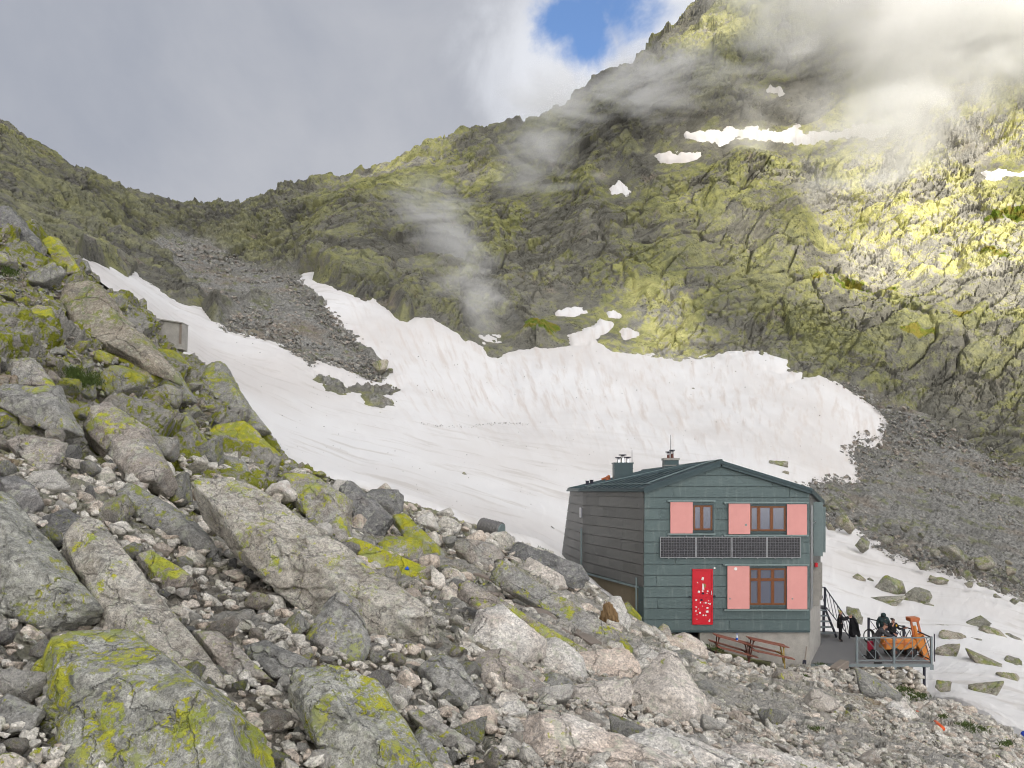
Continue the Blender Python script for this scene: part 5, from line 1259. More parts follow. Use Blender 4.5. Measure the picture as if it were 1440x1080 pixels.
# dry stone wall that carries the terrace
def dry_wall():
    r = np.random.default_rng(404); V = []; Fc = []; T = []; b = 0; z0 = -10.25
    while z0 < DZ-.30:
        h = r.uniform(.22, .36); t = (z0+10.25)/1.9; x = 16.2+.3*r.random(); xe = 19.75-.75*t+.1*r.random()*0
        while x < xe:
            w = r.uniform(.28, .62); v, f = BV[int(r.integers(len(BV)))]
            R = np.array(Matrix.Rotation(r.uniform(-.25, .25), 3, 'Y')@Matrix.Rotation(r.uniform(0, 6.28), 3, 'Z'))
            q = (v@R.T); q = q/np.abs(q).max(0)*np.array([w*.56, .34, h*.60])+np.array([x+w/2, 36.98+.12*(1-t)*0-.30*(1-t)+r.normal(0, .03), z0+h/2])
            V.append(q); Fc.append(f+b); b += len(q); T += [r.random()]*len(q); x += w*.86
        z0 += h*.78
    c = np.array([18.4, 37, -9.6]); me = new_mesh('dry_stone_wall', np.concatenate(V)-c, np.concatenate(Fc), M['stones'], smooth=True); attr(me, 'tint', T)
    tag(link('dry_stone_wall', me, loc=c), 'stacked dry stone wall supporting the outer end of the metal terrace', 'wall')
dry_wall()
# ------------------------------------------------------------------ broken picnic tables, bottle
def picnic(label, pA, pB, hgt, Yc, wood, legA, legB, seed):
    """top edge runs from pixel pA to pB at distance Yc; legs stand square to it"""
    a = P(*pA, Yc); b = P(*pB, Yc); mid = (a+b)/2; t = thing('picnic_table', label, 'picnic table', mid-Vector((0, 0, hgt)))
    d = (b-a).normalized(); L = (b-a).length; n = Vector((0, 1, 0)); u = Vector((0, 0, 1))
    m = MB()
    for k in range(4): o = n*(-.30+.2*k); m.bar(a+o+u*(.01*((k*7+seed) % 3-1)), b+o+u*(.012*((k*5+seed) % 3-1)), .17, .04)
    bw(m, 'tabletop', wood, t)
    for s in (-1, 1):
        m = MB(); z = -hgt*.42
        for k in (0, 1): o = n*(s*(.62+.19*k))+u*z; m.bar(a+o-d*.06, b+o+d*.06+u*(-.05 if s > 0 else 0), .17, .04)
        bw(m, 'bench', wood, t)
    for p, mt, off in ((a+d*.16, legA, -.16), (b-d*.22, legB, .12)):
        for s in (-1, 1):
            m = MB(); m.bar(p+n*s*.22-u*.02, p+n*s*.70-u*hgt+d*off+Vector((s*.22, 0, 0)), .05); bw(m, 'leg', mt, t)
        m = MB(); m.bar(p+n*-.85-u*(hgt*.42+.03), p+n*.85-u*(hgt*.42+.03), .04); m.bar(p-n*.34-u*.035, p+n*.34-u*.035, .04); bw(m, 'crossbar', mt, t)
    return t
picnic('tilted red-brown picnic table with rusty legs, left one at the foot of the hut wall', (1005, 892.5), (1056, 906), .98, 34.9, M['wood_red'], M['rust'], M['rust'], 1)
picnic('tilted picnic table with yellow tube legs, right one at the foot of the hut wall', (1053, 897.5), (1106, 909), .93, 34.7, M['wood_red'], M['rust'], M['yellow'], 2)
p = P(1036.3, 903, 34.85); bt = thing('plastic_bottle', 'pale plastic bottle with a blue label standing on the left picnic table', 'bottle', p)
m = MB(); m.tube([p+Vector((0, 0, z)) for z in (0, .02, .22, .30, .34, .36)], [.05, .055, .055, .03, .022, .022], 10); bw(m, 'bottle_body', M['bottle'], bt)
m = MB(); m.tube([p+Vector((0, 0, z)) for z in (.10, .2)], [.058, .058], 10); bw(m, 'bottle_label', M['blue'], bt)
m = MB(); m.tube([p+Vector((0, 0, z)) for z in (.36, .39)], [.026, .026], 8); bw(m, 'bottle_cap', M['blue'], bt)
p = P(1132, 935, 35.6); sh = thing('shovel', 'thin tool handle leaning on the concrete corner of the hut foundation', 'tool', p)
m = MB(); m.tube([P(1131, 934, 35.6), P(1134.5, 909, 35.9)], .025, 6); bw(m, 'shaft', M['wood_grey'], sh); m = MB(); m.bar(P(1130.8, 934, 35.6), P(1131.4, 928, 35.65), .16, .02); bw(m, 'blade', M['darksteel'], sh)

# ------------------------------------------------------------------ orange machine on the terrace
base = Vector(((1272-CX)/F*38.2, 38.2, DZ))
mc = thing('compact_loader', 'small orange loader machine with a raised frame arm standing on the terrace', 'machine', base)
def Q(px, py, dy=0): return P(px, py, 38.2+dy)
m = MB(); a = Q(1240, 907); b = Q(1284, 906)
for k in range(1):
    body = [Q(1237.5, 900), Q(1242, 895.5), Q(1260, 898), Q(1278, 896.5), Q(1284, 899), Q(1285, 911), Q(1262, 912.5), Q(1240, 912)]
    m.prism([v-Vector((0, .32, 0)) for v in body], (0, .64, 0))
bw(m, 'body', M['orange'], mc, bevel=.05)
m = MB()
for dy in (-.34, .34): m.bar(Q(1240, 905, dy), Q(1284, 904, dy), .06, .05); m.bar(Q(1246, 899, dy), Q(1246, 911, dy), .05, .03); m.bar(Q(1272, 899, dy), Q(1272, 911, dy), .05, .03)
bw(m, 'side_rib', M['orange_red'], mc)
# raised arm: two side beams, top crossbar, inner ram
m = MB()
for (x0, x1) in ((1280.5, 1285.5), (1289.5, 1296)):
    m.bar(Q(x0, 871), Q(x1, 898), .10, .065)
m.bar(Q(1284, 893), Q(1295, 892), .07, .12); m.bar(Q(1285, 904.5), Q(1298, 903.5), .07, .16)
bw(m, 'lift_arm', M['orange_red'], mc)
m = MB(); tb = [Q(1276.5, 868), Q(1290, 867.4), Q(1290.5, 870.5), Q(1288.5, 873.5), Q(1277.5, 873.5)]; m.prism([v-Vector((0, .25, 0)) for v in tb], (0, .5, 0)); bw(m, 'crossbar', M['orange_red'], mc, bevel=.02)
m = MB(); m.tube([Q(1286, 880), Q(1287.5, 888), Q(1289, 897)], [.075, .085, .085], 8); bw(m, 'hydraulic_ram', M['orange'], mc)
m = MB(); kn = [Q(1284, 893), Q(1296.5, 891), Q(1299.5, 903), Q(1303, 915), Q(1306.5, 930.5), Q(1298, 930.5), Q(1292, 915), Q(1286, 906)]
m.prism([v-Vector((0, .24, 0)) for v in kn], (0, .42, 0)); bw(m, 'mast_foot', M['orange'], mc, bevel=.04)
m = MB(); sh_ = [Q(1296, 927, -.5), Q(1306, 926, -.5), Q(1307, 931.3, -.6), Q(1295, 931.5, -.6)]; m.prism(sh_, (0, .9, 0)); bw(m, 'bucket', M['orange_red'], mc, bevel=.02)
for px, dy in ((1254, -.36), (1254, .24), (1277, -.36), (1277, .24)):
    r = .24; c = Vector(((px-CX)/F*38.2, 38.2+dy, DZ+r))
    ring = [c+Vector((math.cos(k*math.pi/9)*r, 0, math.sin(k*math.pi/9)*r)) for k in range(18)]
    m = MB(); m.prism(ring, (0, .14, 0)); wv = bw(m, 'wheel', M['rubber'], mc, bevel=.02)
    m = MB(); m.prism([c+Vector((math.cos(k*math.pi/6)*.09, -.012, math.sin(k*math.pi/6)*.09)) for k in range(12)], (0, .02, 0)); bw(m, 'rim', M['rust'], wv)
m = MB(); m.tube([Q(1268, 899, -.1), Q(1266, 889, -.1), Q(1271, 884, -.1)], .02, 6); bw(m, 'control_lever', M['darksteel'], mc)
# hose coil, red canister, black bag beside the men
c = P(1222.5, 894.5, 39.2); cw = thing('hose_coil', 'black and grey coiled hose hanging behind the kneeling bearded man', 'hose', c-Vector((0, 0, .45)))
m = MB()
for q in range(3):
    r = .36-.03*q; m.tube([c+Vector((math.cos(k*.3142)*r*.78, .05*q, math.sin(k*.3142)*r)) for k in range(21)], .022, 6)
bw(m, 'hose', M['rubber'], cw); m = MB(); m.tube([c+Vector((math.cos(k*.3142)*.22, .16, math.sin(k*.3142)*.30)) for k in range(21)], .02, 6); bw(m, 'inner_hose', M['steel'], cw)
p = Vector(((1224-CX)/F*38.0, 38.0, DZ)); cn = thing('fuel_canister', 'red jerrycan on the terrace behind the bearded man', 'canister', p)
m = MB(); m.box(p+Vector((-.12, -.1, .35)), p+Vector((.14, .1, .78))); m.box(p+Vector((-.14, -.14, .0)), p+Vector((.16, .14, .35)), 1); bw(m, 'canister_body', [M['red_cloth'], M['rubber']], cn, bevel=.03)
m = MB(); m.tube([p+Vector((-.06, 0, .78)), p+Vector((-.06, 0, .86)), p+Vector((.08, 0, .86)), p+Vector((.08, 0, .78))], .018, 6); bw(m, 'handle', M['rubber'], cn)
p = Vector(((1217.5-CX)/F*37.6, 37.6, DZ)); bg = thing('tool_bag', 'black tool bag with raised handle on the terrace floor', 'bag', p)
m = MB(); m.prism([p+Vector(v) for v in ((.0, -.12, 0), (.62, -.12, 0), (.58, -.12, .30), (.40, -.12, .46), (.22, -.12, .34))], (0, .26, 0)); bw(m, 'bag_body', M['black_cloth'], bg, bevel=.05)
m = MB(); m.tube([p+Vector((.05, 0, .1)), p+Vector((-.1, 0, .16)), p+Vector((-.16, 0, .10))], .025, 6); bw(m, 'strap', M['black_cloth'], bg)

# ------------------------------------------------------------------ people
def skin_mesh(name, joints, bones, mat, parent, root, sub=1):
    """joints: name -> (world xyz, radius); bones: pairs. One continuous skinned surface."""
    L = wloc(parent); keys = list(joints); me = bpy.data.meshes.new(name)
    me.from_pydata([tuple(Vector(joints[k][0])-L) for k in keys], [(keys.index(a), keys.index(b)) for a, b in bones], [])
    o = bpy.data.objects.new(name, me); COL.objects.link(o)
    mod = o.modifiers.new('skin', 'SKIN'); mod.use_smooth_shade = True
    for i, k in enumerate(keys):
        r = joints[k][1]; r = r if isinstance(r, tuple) else (r, r); sv = me.skin_vertices[0].data[i]; sv.radius = r; sv.use_root = (k == root)
    ss = o.modifiers.new('sub', 'SUBSURF'); ss.levels = sub; ss.render_levels = sub
    bpy.context.view_layer.update()
    dg = bpy.context.evaluated_depsgraph_get(); m2 = bpy.data.meshes.new_from_object(o.evaluated_get(dg)); m2.name = name
    bpy.data.objects.remove(o); m2.materials.clear(); m2.materials.append(mat)
    return link(name, m2, parent)
def person(label, foot, H, face, J, jacket, trousers, headwear, hood=False, stub=None, beard=None):
    """J: joint overrides in body units (height 1): x right, y away, z up, measured from the feet"""
    root = thing('person', label, 'person', foot)
    base = {'pelvis': (0, 0, .52), 'waist': (0, 0, .60), 'chest': (0, 0, .72), 'neck': (0, 0, .83), 'head': (0, 0, .875), 'crown': (0, 0, .945),
            'lsh': (-.105, 0, .80), 'rsh': (.105, 0, .80), 'lel': (-.13, .01, .64), 'rel': (.13, .01, .64), 'lwr': (-.12, -.04, .50), 'rwr': (.12, -.04, .50),
            'lhip': (-.05, 0, .50), 'rhip': (.05, 0, .50), 'lkn': (-.055, -.01, .28), 'rkn': (.055, -.01, .28), 'lan': (-.055, .01, .04), 'ran': (.055, .01, .04),
            'lto': (-.06, -.08, .018), 'rto': (.06, -.08, .018)}
    base.update(J); ca, sa = math.cos(face), math.sin(face)
    W = {k: Vector(foot)+Vector((v[0]*ca-v[1]*sa, v[0]*sa+v[1]*ca, v[2]))*H for k, v in base.items()}
    R = {'pelvis': .075, 'waist': .068, 'chest': .078, 'neck': .032, 'head': .052, 'crown': .040, 'lsh': .035, 'rsh': .035, 'lel': .026, 'rel': .026, 'lwr': .017, 'rwr': .017,
         'lhip': .052, 'rhip': .052, 'lkn': .034, 'rkn': .034, 'lan': .024, 'ran': .024, 'lto': .022, 'rto': .022}
    jb = {k: (W[k], R[k]*H) for k in W}; bones = [('pelvis', 'waist'), ('waist', 'chest'), ('chest', 'neck'), ('neck', 'head'), ('head', 'crown'), ('chest', 'lsh'), ('chest', 'rsh'), ('lsh', 'lel'), ('rsh', 'rel'), ('lel', 'lwr'), ('rel', 'rwr'),
             ('pelvis', 'lhip'), ('pelvis', 'rhip'), ('lhip', 'lkn'), ('rhip', 'rkn'), ('lkn', 'lan'), ('rkn', 'ran'), ('lan', 'lto'), ('ran', 'rto')]
    # hands: palm, four unequal fingers and a thumb from the side of the palm
    for s in 'lr':
        d = (W[s+'wr']-W[s+'el']).normalized(); side = d.cross(Vector((0, 1, .2))).normalized(); curl = side.cross(d)
        palm = W[s+'wr']+d*.045*H; jb[s+'palm'] = (palm, (.020*H, .014*H)); bones.append((s+'wr', s+'palm'))
        for k, ln in enumerate((.040, .046, .043, .034)):
            b = palm+side*(k-1.5)*.011*H+d*.012*H; e = b+d*ln*.6*H+curl*.008*H; e2 = e+d*ln*.35*H+curl*.02*H
            jb[f'{s}f{k}'] = (b, .006*H); jb[f'{s}g{k}'] = (e, .0055*H); jb[f'{s}h{k}'] = (e2, .0045*H)
            bones += [(s+'palm', f'{s}f{k}'), (f'{s}f{k}', f'{s}g{k}'), (f'{s}g{k}', f'{s}h{k}')]
        b = palm-side*.02*H; e = b-side*.012*H+d*.025*H; jb[s+'t0'] = (b, .007*H); jb[s+'t1'] = (e, .006*H); bones += [(s+'palm', s+'t0'), (s+'t0', s+'t1')]
    # nose gives the head its facing
    fw = Vector((sa, -ca, 0)); hd = (W['crown']-W['head']).normalized(); fw = (fw-hd*fw.dot(hd)).normalized()
    if 'look' in J: pass
    jb['nose'] = (W['head']+fw*.062*H+hd*.012*H, .011*H); bones.append(('head', 'nose'))
    skin_mesh('body', jb, bones, M['skin'], root, 'pelvis')
    if True:
        eyes = MB()
        for sgn in (-1, 1):
            sd_ = fw.cross(hd).normalized(); c = W['head']+fw*.052*H+hd*.034*H+sd_*.02*H*sgn; eyes.tube([c-fw*.004*H, c+fw*.006*H], .006*H, 6)
        c = W['head']+fw*.050*H-hd*.018*H; sd_ = fw.cross(hd).normalized(); eyes.bar(c-sd_*.018*H, c+sd_*.018*H, .012*H, .006*H)
        bw(eyes, 'face_feature', M['hair'], root)
    cl = lambda keys, grow: {k: (W[k], (R[k]+grow)*H) for k in keys}
    jk = cl(['pelvis', 'waist', 'chest', 'lsh', 'rsh', 'lel', 'rel', 'lwr', 'rwr'], .016); jk['neck'] = (W['neck']-hd*.01*H, .046*H); jk['pelvis'] = (W['pelvis'], .092*H)
    skin_mesh('jacket', jk, [('pelvis', 'waist'), ('waist', 'chest'), ('chest', 'neck'), ('chest', 'lsh'), ('chest', 'rsh'), ('lsh', 'lel'), ('rsh', 'rel'), ('lel', 'lwr'), ('rel', 'rwr')], jacket, root, 'waist')
    tr = cl(['pelvis', 'lhip', 'rhip', 'lkn', 'rkn', 'lan', 'ran'], .012)
    skin_mesh('trousers', tr, [('pelvis', 'lhip'), ('pelvis', 'rhip'), ('lhip', 'lkn'), ('rhip', 'rkn'), ('lkn', 'lan'), ('rkn', 'ran')], trousers, root, 'pelvis')
    for s in 'lr': skin_mesh('boot', cl([s+'an', s+'to'], .010), [(s+'an', s+'to')], M['rubber'], root, s+'an')
    bk = W['head']-fw*.012*H
    if hood:
        skin_mesh('hood', {'a': (W['neck']-fw*.015*H, .080*H), 'b': (bk+hd*.01*H-fw*.010*H, .080*H), 'c': (W['crown']-fw*.010*H+hd*.012*H, .062*H)}, [('a', 'b'), ('b', 'c')], headwear, root, 'a')
    else:
        skin_mesh('hat' if headwear is M['lime'] else 'hair', {'a': (bk+hd*.040*H-fw*.010*H, .082*H), 'c': (W['crown']+hd*.008*H, .072*H)}, [('a', 'c')], headwear, root, 'a')
    if beard: skin_mesh('beard', {'a': (W['head']+fw*.030*H-hd*.030*H, .034*H), 'b': (W['head']+fw*.034*H-hd*.055*H, .022*H)}, [('a', 'b')], beard, root, 'a')
    return root, W
def deck_pt(px, Y): return Vector(((px-CX)/F*Y, Y, DZ))
r1, W1 = person('standing man in black with a lime yellow beanie, holding up a black garment', deck_pt(1181.5, 41.9), 1.76, math.radians(72), {'rel': (.14, -.12, .68), 'rwr': (.10, -.26, .76), 'lel': (-.14, -.10, .68), 'lwr': (-.06, -.26, .75)}, M['black_cloth'], M['black_cloth'], M['lime'])
# the garment he holds is a thing of its own
gp = (W1['rwr']+W1['lwr'])/2+Vector((.16, 0, .06)); g = thing('jacket', 'black jacket held up by the man in the lime yellow beanie', 'jacket', gp-Vector((0, 0, 1.1)))
m = MB(); rings = []
for z, w, d, ox in ((0.02, .06, .05, -.02), (-.15, .16, .09, .02), (-.4, .19, .11, .07), (-.75, .25, .14, .12), (-1.0, .29, .16, .15), (-1.12, .25, .14, .17)):
    rings.append([gp+Vector((ox+math.cos(k*math.pi/8)*w*(1+.10*math.sin(3*k)), math.sin(k*math.pi/8)*d*(1+.12*math.cos(5*k)), z+.03*math.sin(2.3*k)*(z < -1))) for k in range(16)])
vs = sum(rings, []); m.add(vs, [(i*16+k, i*16+(k+1) % 16, (i+1)*16+(k+1) % 16, (i+1)*16+k) for i in range(5) for k in range(16)]+[tuple(range(15, -1, -1)), tuple(range(80, 96))])
bw(m, 'coat_body', M['black_cloth'], g, smooth=True); m = MB(); m.tube([gp+Vector((.08, -.1, -.1)), gp+Vector((.22, -.14, -.45)), gp+Vector((.28, -.14, -.8))], [.06, .07, .05], 8); bw(m, 'sleeve', M['black_cloth'], g, smooth=True)
m = MB(); q = gp+Vector((.12, -.17, -1.10)); m.box(q, q+Vector((.05, .02, .10))); bw(m, 'care_tag', M['white'], g)
bend = {'pelvis': (0, .02, .50), 'waist': (.02, -.02, .58), 'chest': (.03, -.10, .68), 'neck': (.035, -.17, .77), 'head': (.035, -.20, .815), 'crown': (.04, -.215, .885), 'lsh': (-.08, -.10, .75), 'rsh': (.13, -.12, .75),
        'lel': (-.10, -.24, .62), 'rel': (.15, -.26, .62), 'lwr': (-.05, -.38, .56), 'rwr': (.10, -.40, .52)}
person('bearded man in a charcoal jacket and grey trousers bending over the orange loader', deck_pt(1232.5, 37.7), 1.92, math.radians(62), bend, M['grey_cloth'], M['grey_trouser'], M['hair_red'], beard=M['hair_red'])
person('man in a dark green hooded top with the hood up, seen from behind', deck_pt(1242.0, 40.2), 1.93, math.radians(170), {'lel': (-.15, .0, .66), 'rel': (.15, .0, .66)}, M['green_cloth'], M['navy_cloth'], M['green_cloth'], hood=True)
r4, W4 = person('dark haired man in a black jacket with a yellow badge, facing the camera', deck_pt(1255.5, 39.0), 1.80, math.radians(8), {'rel': (.17, -.03, .66), 'rwr': (.24, -.14, .70), 'lwr': (-.06, -.14, .56)}, M['black_cloth'], M['navy_cloth'], M['hair'])
m = MB(); q = W4['chest']+Vector((.07, -.175, .06)); m.box(q, q+Vector((.07, .02, .09))); bw(m, 'badge', simple('badge_yellow', (.75, .45, .05), .6), r4)

# ------------------------------------------------------------------ lesser things on the slopes
def on(px, py, tmin=.6, tmax=5.0):
    for k in range(60):
        g = ray(px, py+k, tmin, tmax)
        if g: return g[0]
# concrete shelter at the snow edge
q = on(240, 486, 3, 5.0); Y = q.y; sx = lambda px: (px-CX)/F*Y; sz = lambda py: (HY-py)/F*Y
csh = thing('concrete_shelter', 'small square concrete box half sunk in rocks at the edge of the snow tongue', 'shelter', (sx(243), Y, sz(486)))
m = MB(); m.prism([(sx(220), Y-.2, sz(492)), (sx(257.5), Y-.2, sz(492)), (sx(258.5), Y-.2, sz(456)), (sx(222), Y-.2, sz(449.5))], (0, .8, 0)); bw(m, 'box_wall', M['concrete'], csh, bevel=.02)
m = MB(); m.bar((sx(220), Y-.28, sz(449.4)), (sx(259), Y-.28, sz(455.4)), .12, .06, up=(0, 0, 1)); m.prism([(sx(220), Y-.22, sz(449.2)), (sx(258.8), Y-.22, sz(455.6)), (sx(258.8), Y-.22, sz(454.2)), (sx(220), Y-.22, sz(448))], (0, .84, 0)); bw(m, 'slab_roof', M['concrete'], csh)
m = MB(); m.prism([(sx(254), Y-.26, sz(484)), (sx(257.5), Y-.26, sz(485)), (sx(258.3), Y-.26, sz(456.5)), (sx(255.5), Y-.26, sz(456))], (0, .05, 0)); bw(m, 'edge_board', M['wood_grey'], csh)
# teal hose
pts = [on(x, y, 2, 5.0)+Vector((0, 0, .25)) for x, y in ((172, 416), (182, 421), (194, 426), (204, 431), (211, 437), (214, 444))]
o = MB(); o.tube(pts, .12, 7); c = pts[3]; o.v = [tuple(Vector(v)-c) for v in o.v]
tag(o.build('water_hose', M['hose'], smooth=True, loc=c), 'teal hose lying over the rocks beside the upper snow tongue', 'hose')
# fallen drum with ribbed side
q = on(700, 757, 2, 5.0); dr_ = thing('steel_drum', 'grey corrugated drum lying on the slope at the snow edge', 'drum', q+Vector((-.3, 0, .4)))
m = MB(); c = q+Vector((.15, 0, .32)); ax = Vector((-1, .55, .22)).normalized(); n = 15
m.tube([c+ax*(k*.075) for k in range(n)], [.36+.03*(k % 2) for k in range(n)], 18); bw(m, 'drum_shell', M['drum'], dr_)
m = MB(); m.tube([c-ax*.03, c-ax*.004], [.31, .33], 18); bw(m, 'drum_lid', M['rail'], dr_)
# dry grass hanging down the face of the rock
q = on(855, 884, 2, 5.0); tf = thing('dry_grass_tuft', 'tuft of dry brown grass hanging beside the bright white upright rock', 'grass tuft', q)
rt = random.Random(5); m = MB()
for k in range(340):
    u_ = rt.gauss(0, .09); a0 = Vector((u_, rt.uniform(-.25, .05), .62-6*u_*u_+rt.uniform(-.15, .05))); dr2 = Vector((rt.uniform(-.10, .10), rt.uniform(-.18, .02), -rt.uniform(.35, .75)))
    p0 = q+a0; p1 = p0+dr2*.5+Vector((0, -.07, .03)); p2 = p0+dr2; w = Vector((rt.uniform(.008, .016), .004, 0))
    m.add([p0-w, p0+w, p1+w, p1-w, p2], [(0, 1, 2, 3), (3, 2, 4)])
bw(m, 'blade_mass', M['straw'], tf)
# old boards on the slope
BO = [((696, 786), (760, 806), .22, 'grey weathered board lying above the bedrock slabs, uppermost board'), ((668, 815), (742, 842), .26, 'long broken board lying across the slope above the white pointed boulder'), ((735, 838), (795, 862), .22, 'weathered board at the upper side of the brownish bedrock slab'),
      ((745, 862), (838, 918), .26, 'longest grey plank lying along the brownish bedrock slab'), ((720, 860), (800, 905), .16, 'thin plank parallel to the longest grey plank'), ((660, 834), (700, 848), .2, 'short board end near the white pointed boulder')]
for a, b, w, lab in BO:
    A = on(*a, 1.5, 5.0); B = on(*b, 1.5, 5.0); m = MB(); A = A+Vector((0, -.05, .15)); B = B+Vector((0, -.05, .15)); c = (A+B)/2
    n = 7; k3 = [A.lerp(B, k/n) for k in range(n+1)]
    for k in range(n): m.bar(k3[k]+Vector((0, 0, .02*math.sin(k*1.3))), k3[k+1]+Vector((0, 0, .02*math.sin(k*1.3+1.3))), w*(.85+.15*math.sin(k*2.1)), .05)
    m.v = [tuple(Vector(v)-c) for v in m.v]; tag(m.build('old_board', M['wood_grey'], loc=c), lab, 'board', 'old boards on the slope')
q = P(1180, 939, 36.4); m = MB(); a = P(1171, 944, 35.6); b = P(1188, 933, 36.5); m.bar(a-q, b-q, .42, .36); tag(m.build('timber_block', M['wood_grey'], loc=q, bevel=.03), 'squared grey timber block under the front edge of the terrace', 'timber')
# orange-red pipe
pts = [on(x, y)+Vector((0, 0, .14)) for x, y in ((1289, 1009), (1296, 1012), (1304, 1016), (1311, 1020))]; pts2 = [pts[-1]]+[on(x, y)+Vector((0, 0, .13)) for x, y in ((1318, 1027), (1326, 1035))]
pp = thing('drain_tube', 'bright orange-red plastic pipe with a pale bent end lying on the rubble', 'pipe', pts[1])
m = MB(); m.tube(pts, .085, 9); bw(m, 'pipe_body', M['pipe_red'], pp, smooth=True); m = MB(); m.tube([pts[-1]-Vector((.05, 0, -.02))]+pts2[1:], .075, 9); bw(m, 'bent_end', M['pipe_white'], pp, smooth=True)
m = MB(); k = [v+Vector((-.03, -.04, .045)) for v in [pts[-1]]+pts2[1:]]; m.tube(k, .055, 8); bw(m, 'red_stripe', M['pipe_red'], pp, smooth=True)
q = on(1439, 1033); bp = thing('blue_bag', 'small bright blue bag cut by the right edge of the picture', 'bag', q)
m = MB(); m.tube([q+Vector((.05, 0, z)) for z in (-.03, .05, .18, .28, .33)], [.10, .14, .14, .11, .05], 9); bw(m, 'bag_body', M['blue_cloth'], bp, smooth=True); m = MB(); m.tube([q+Vector((-.02, -.12, .28)), q+Vector((.0, -.17, .18)), q+Vector((.02, -.14, .05))], .015, 6); bw(m, 'strap', M['darksteel'], bp)

# ------------------------------------------------------------------ grass: turf patch and tufts, one mass
def grass_mesh():
    r = np.random.default_rng(88); V = []; Fc = []; b = 0
    spots = [(118, 545, 26, 13, 900), (98, 536, 14, 8, 300), (1096, 560, 0, 0, 0)]
    for px, py, a, c, n in [(122, 546, 24, 12, 1100), (105, 535, 14, 8, 500), (15, 390, 18, 8, 300), (1010, 912, 16, 4, 300), (1018, 918, 20, 4, 300), (1006, 905, 10, 3, 140), (1290, 985, 20, 6, 400), (1272, 976, 14, 5, 200), (1356, 1028, 12, 5, 200), (1374, 1036, 16, 5, 260), (1412, 1056, 12, 5, 200),
                              (1128, 958, 10, 3, 140), (1152, 938, 10, 3, 120), (780, 780, 24, 5, 400), (812, 800, 12, 6, 240), (1224, 967, 10, 3, 140), (1325, 1016, 8, 3, 100), (1146, 1045, 12, 4, 130), (760, 798, 20, 4, 160), (700, 763, 16, 4, 140)]:
        for _ in range(n):
            x, y = r.normal(px, a*.5), r.normal(py, c*.5); g = ray(x, y, .6, 5.0)
            if g is None: continue
            p = np.array(g[0])+np.array([0, -.05, .05+.22*(p_rock(x, y))]); s = p[1]/F; h = s*r.uniform(2.2, 5.0); w = s*.55; an = r.uniform(0, 6.28)
            d = np.array([math.cos(an)*w, math.sin(an)*w, 0]); le = np.array([r.normal(0, .5)*h, r.normal(-.2, .5)*h, h])
            V += [p-d, p+d, p+d*.7+le*.55, p-d*.7+le*.55, p+le]; Fc += [(b, b+1, b+2, b+3), (b+3, b+2, b+4, b+4)]; b += 5
    f3 = []
    for q in Fc: f3.append(q[:3]); 
    tri = []
    for i in range(0, b, 5): tri += [(i, i+1, i+2), (i, i+2, i+3), (i+3, i+2, i+4)]
    me = new_mesh('grass', np.array(V), np.array(tri), M['grass']); tag(link('grass_tufts', me), kind='stuff')
def p_rock(x, y): return .6
grass_mesh()
# ------------------------------------------------------------------ mist, sky, sun, camera
SUN_DIR = Vector((.52, -.60, .61)).normalized()          # towards the sun: behind the camera, to the right
def mist_mat(name, dens, scale, thr, seed):
    m = bpy.data.materials.new(name); m.use_nodes = True; t = NT(m.node_tree); t.n.clear()
    o = t.n.new('ShaderNodeOutputMaterial'); v = t.n.new('ShaderNodeVolumePrincipled'); t.l.new(v.outputs[0], o.inputs['Volume'])
    v.inputs['Color'].default_value = (.98, .98, .975, 1); v.inputs['Anisotropy'].default_value = .0
    tc = t.node('ShaderNodeTexCoord'); ob = tc.outputs['Object']
    ge = t.node('ShaderNodeNewGeometry').outputs['Position']
    mp = t.n.new('ShaderNodeMapping'); t.put(mp.inputs['Vector'], ge); mp.inputs['Location'].default_value = (seed*13.1, seed*7.7, seed*3.3)
    mp.inputs['Rotation'].default_value = (0, math.radians(52), 0); mp.inputs['Scale'].default_value = (.55, .8, 1.25)     # streaks drawn out by the wind up the slope
    n = t.noise(mp.outputs[0], 1.0/scale, 8, .66, 1.4)
    r = t.vmath('LENGTH', ob, out=1)
    fall = t.math('SUBTRACT', 1.0, t.math('POWER', r, 1.3), clamp=True)
    k = t.math('ADD', t.math('MULTIPLY_ADD', n, 2.2, -.6), t.math('MULTIPLY', t.math('SUBTRACT', fall, .5), .45))
    d = t.math('MULTIPLY', t.ramp(k, thr+.04, thr+.42), t.math('MULTIPLY', t.ramp(fall, 0, .35), dens))
    t.put(v.inputs['Density'], d)
    return m
ICO3 = ico(3) if 3 not in ICO else ICO[3]
MIST = [  # px, py, distance, radius px x, y, radius m in depth, roll deg, density, noise m, threshold
 (1230, -10, 232, 300, 170, 48, 10, .058, 32, .30),
 (1400, 60, 227, 270, 170, 48, -12, .075, 40, .28),
 (1275, 175, 192, 210, 110, 28, -30, .042, 22, .34),
 (1100, 150, 210, 180, 120, 28, 30, .050, 26, .46),
 (900, 160, 238, 190, 90, 26, -28, .10, 24, .40),
 (765, 215, 226, 110, 130, 22, 25, .10, 24, .34),
 (630, 345, 180, 90, 160, 18, -30, .085, 24, .40),
 (690, 425, 154, 170, 80, 15, 25, .070, 24, .40),
]
for i, (px, py, Y, rx, ry, rd, roll, dens, sc, thr) in enumerate(MIST):
    me = new_mesh('mist_wisp', ICO3[0], ICO3[1], mist_mat('mist_vapour', dens, sc, thr, i+1)); o = link('mist_wisp', me, loc=P(px, py, Y))
    o.scale = (rx/F*Y, rd, ry/F*Y); o.rotation_euler = (0, math.radians(roll), 0); tag(o, kind='stuff')

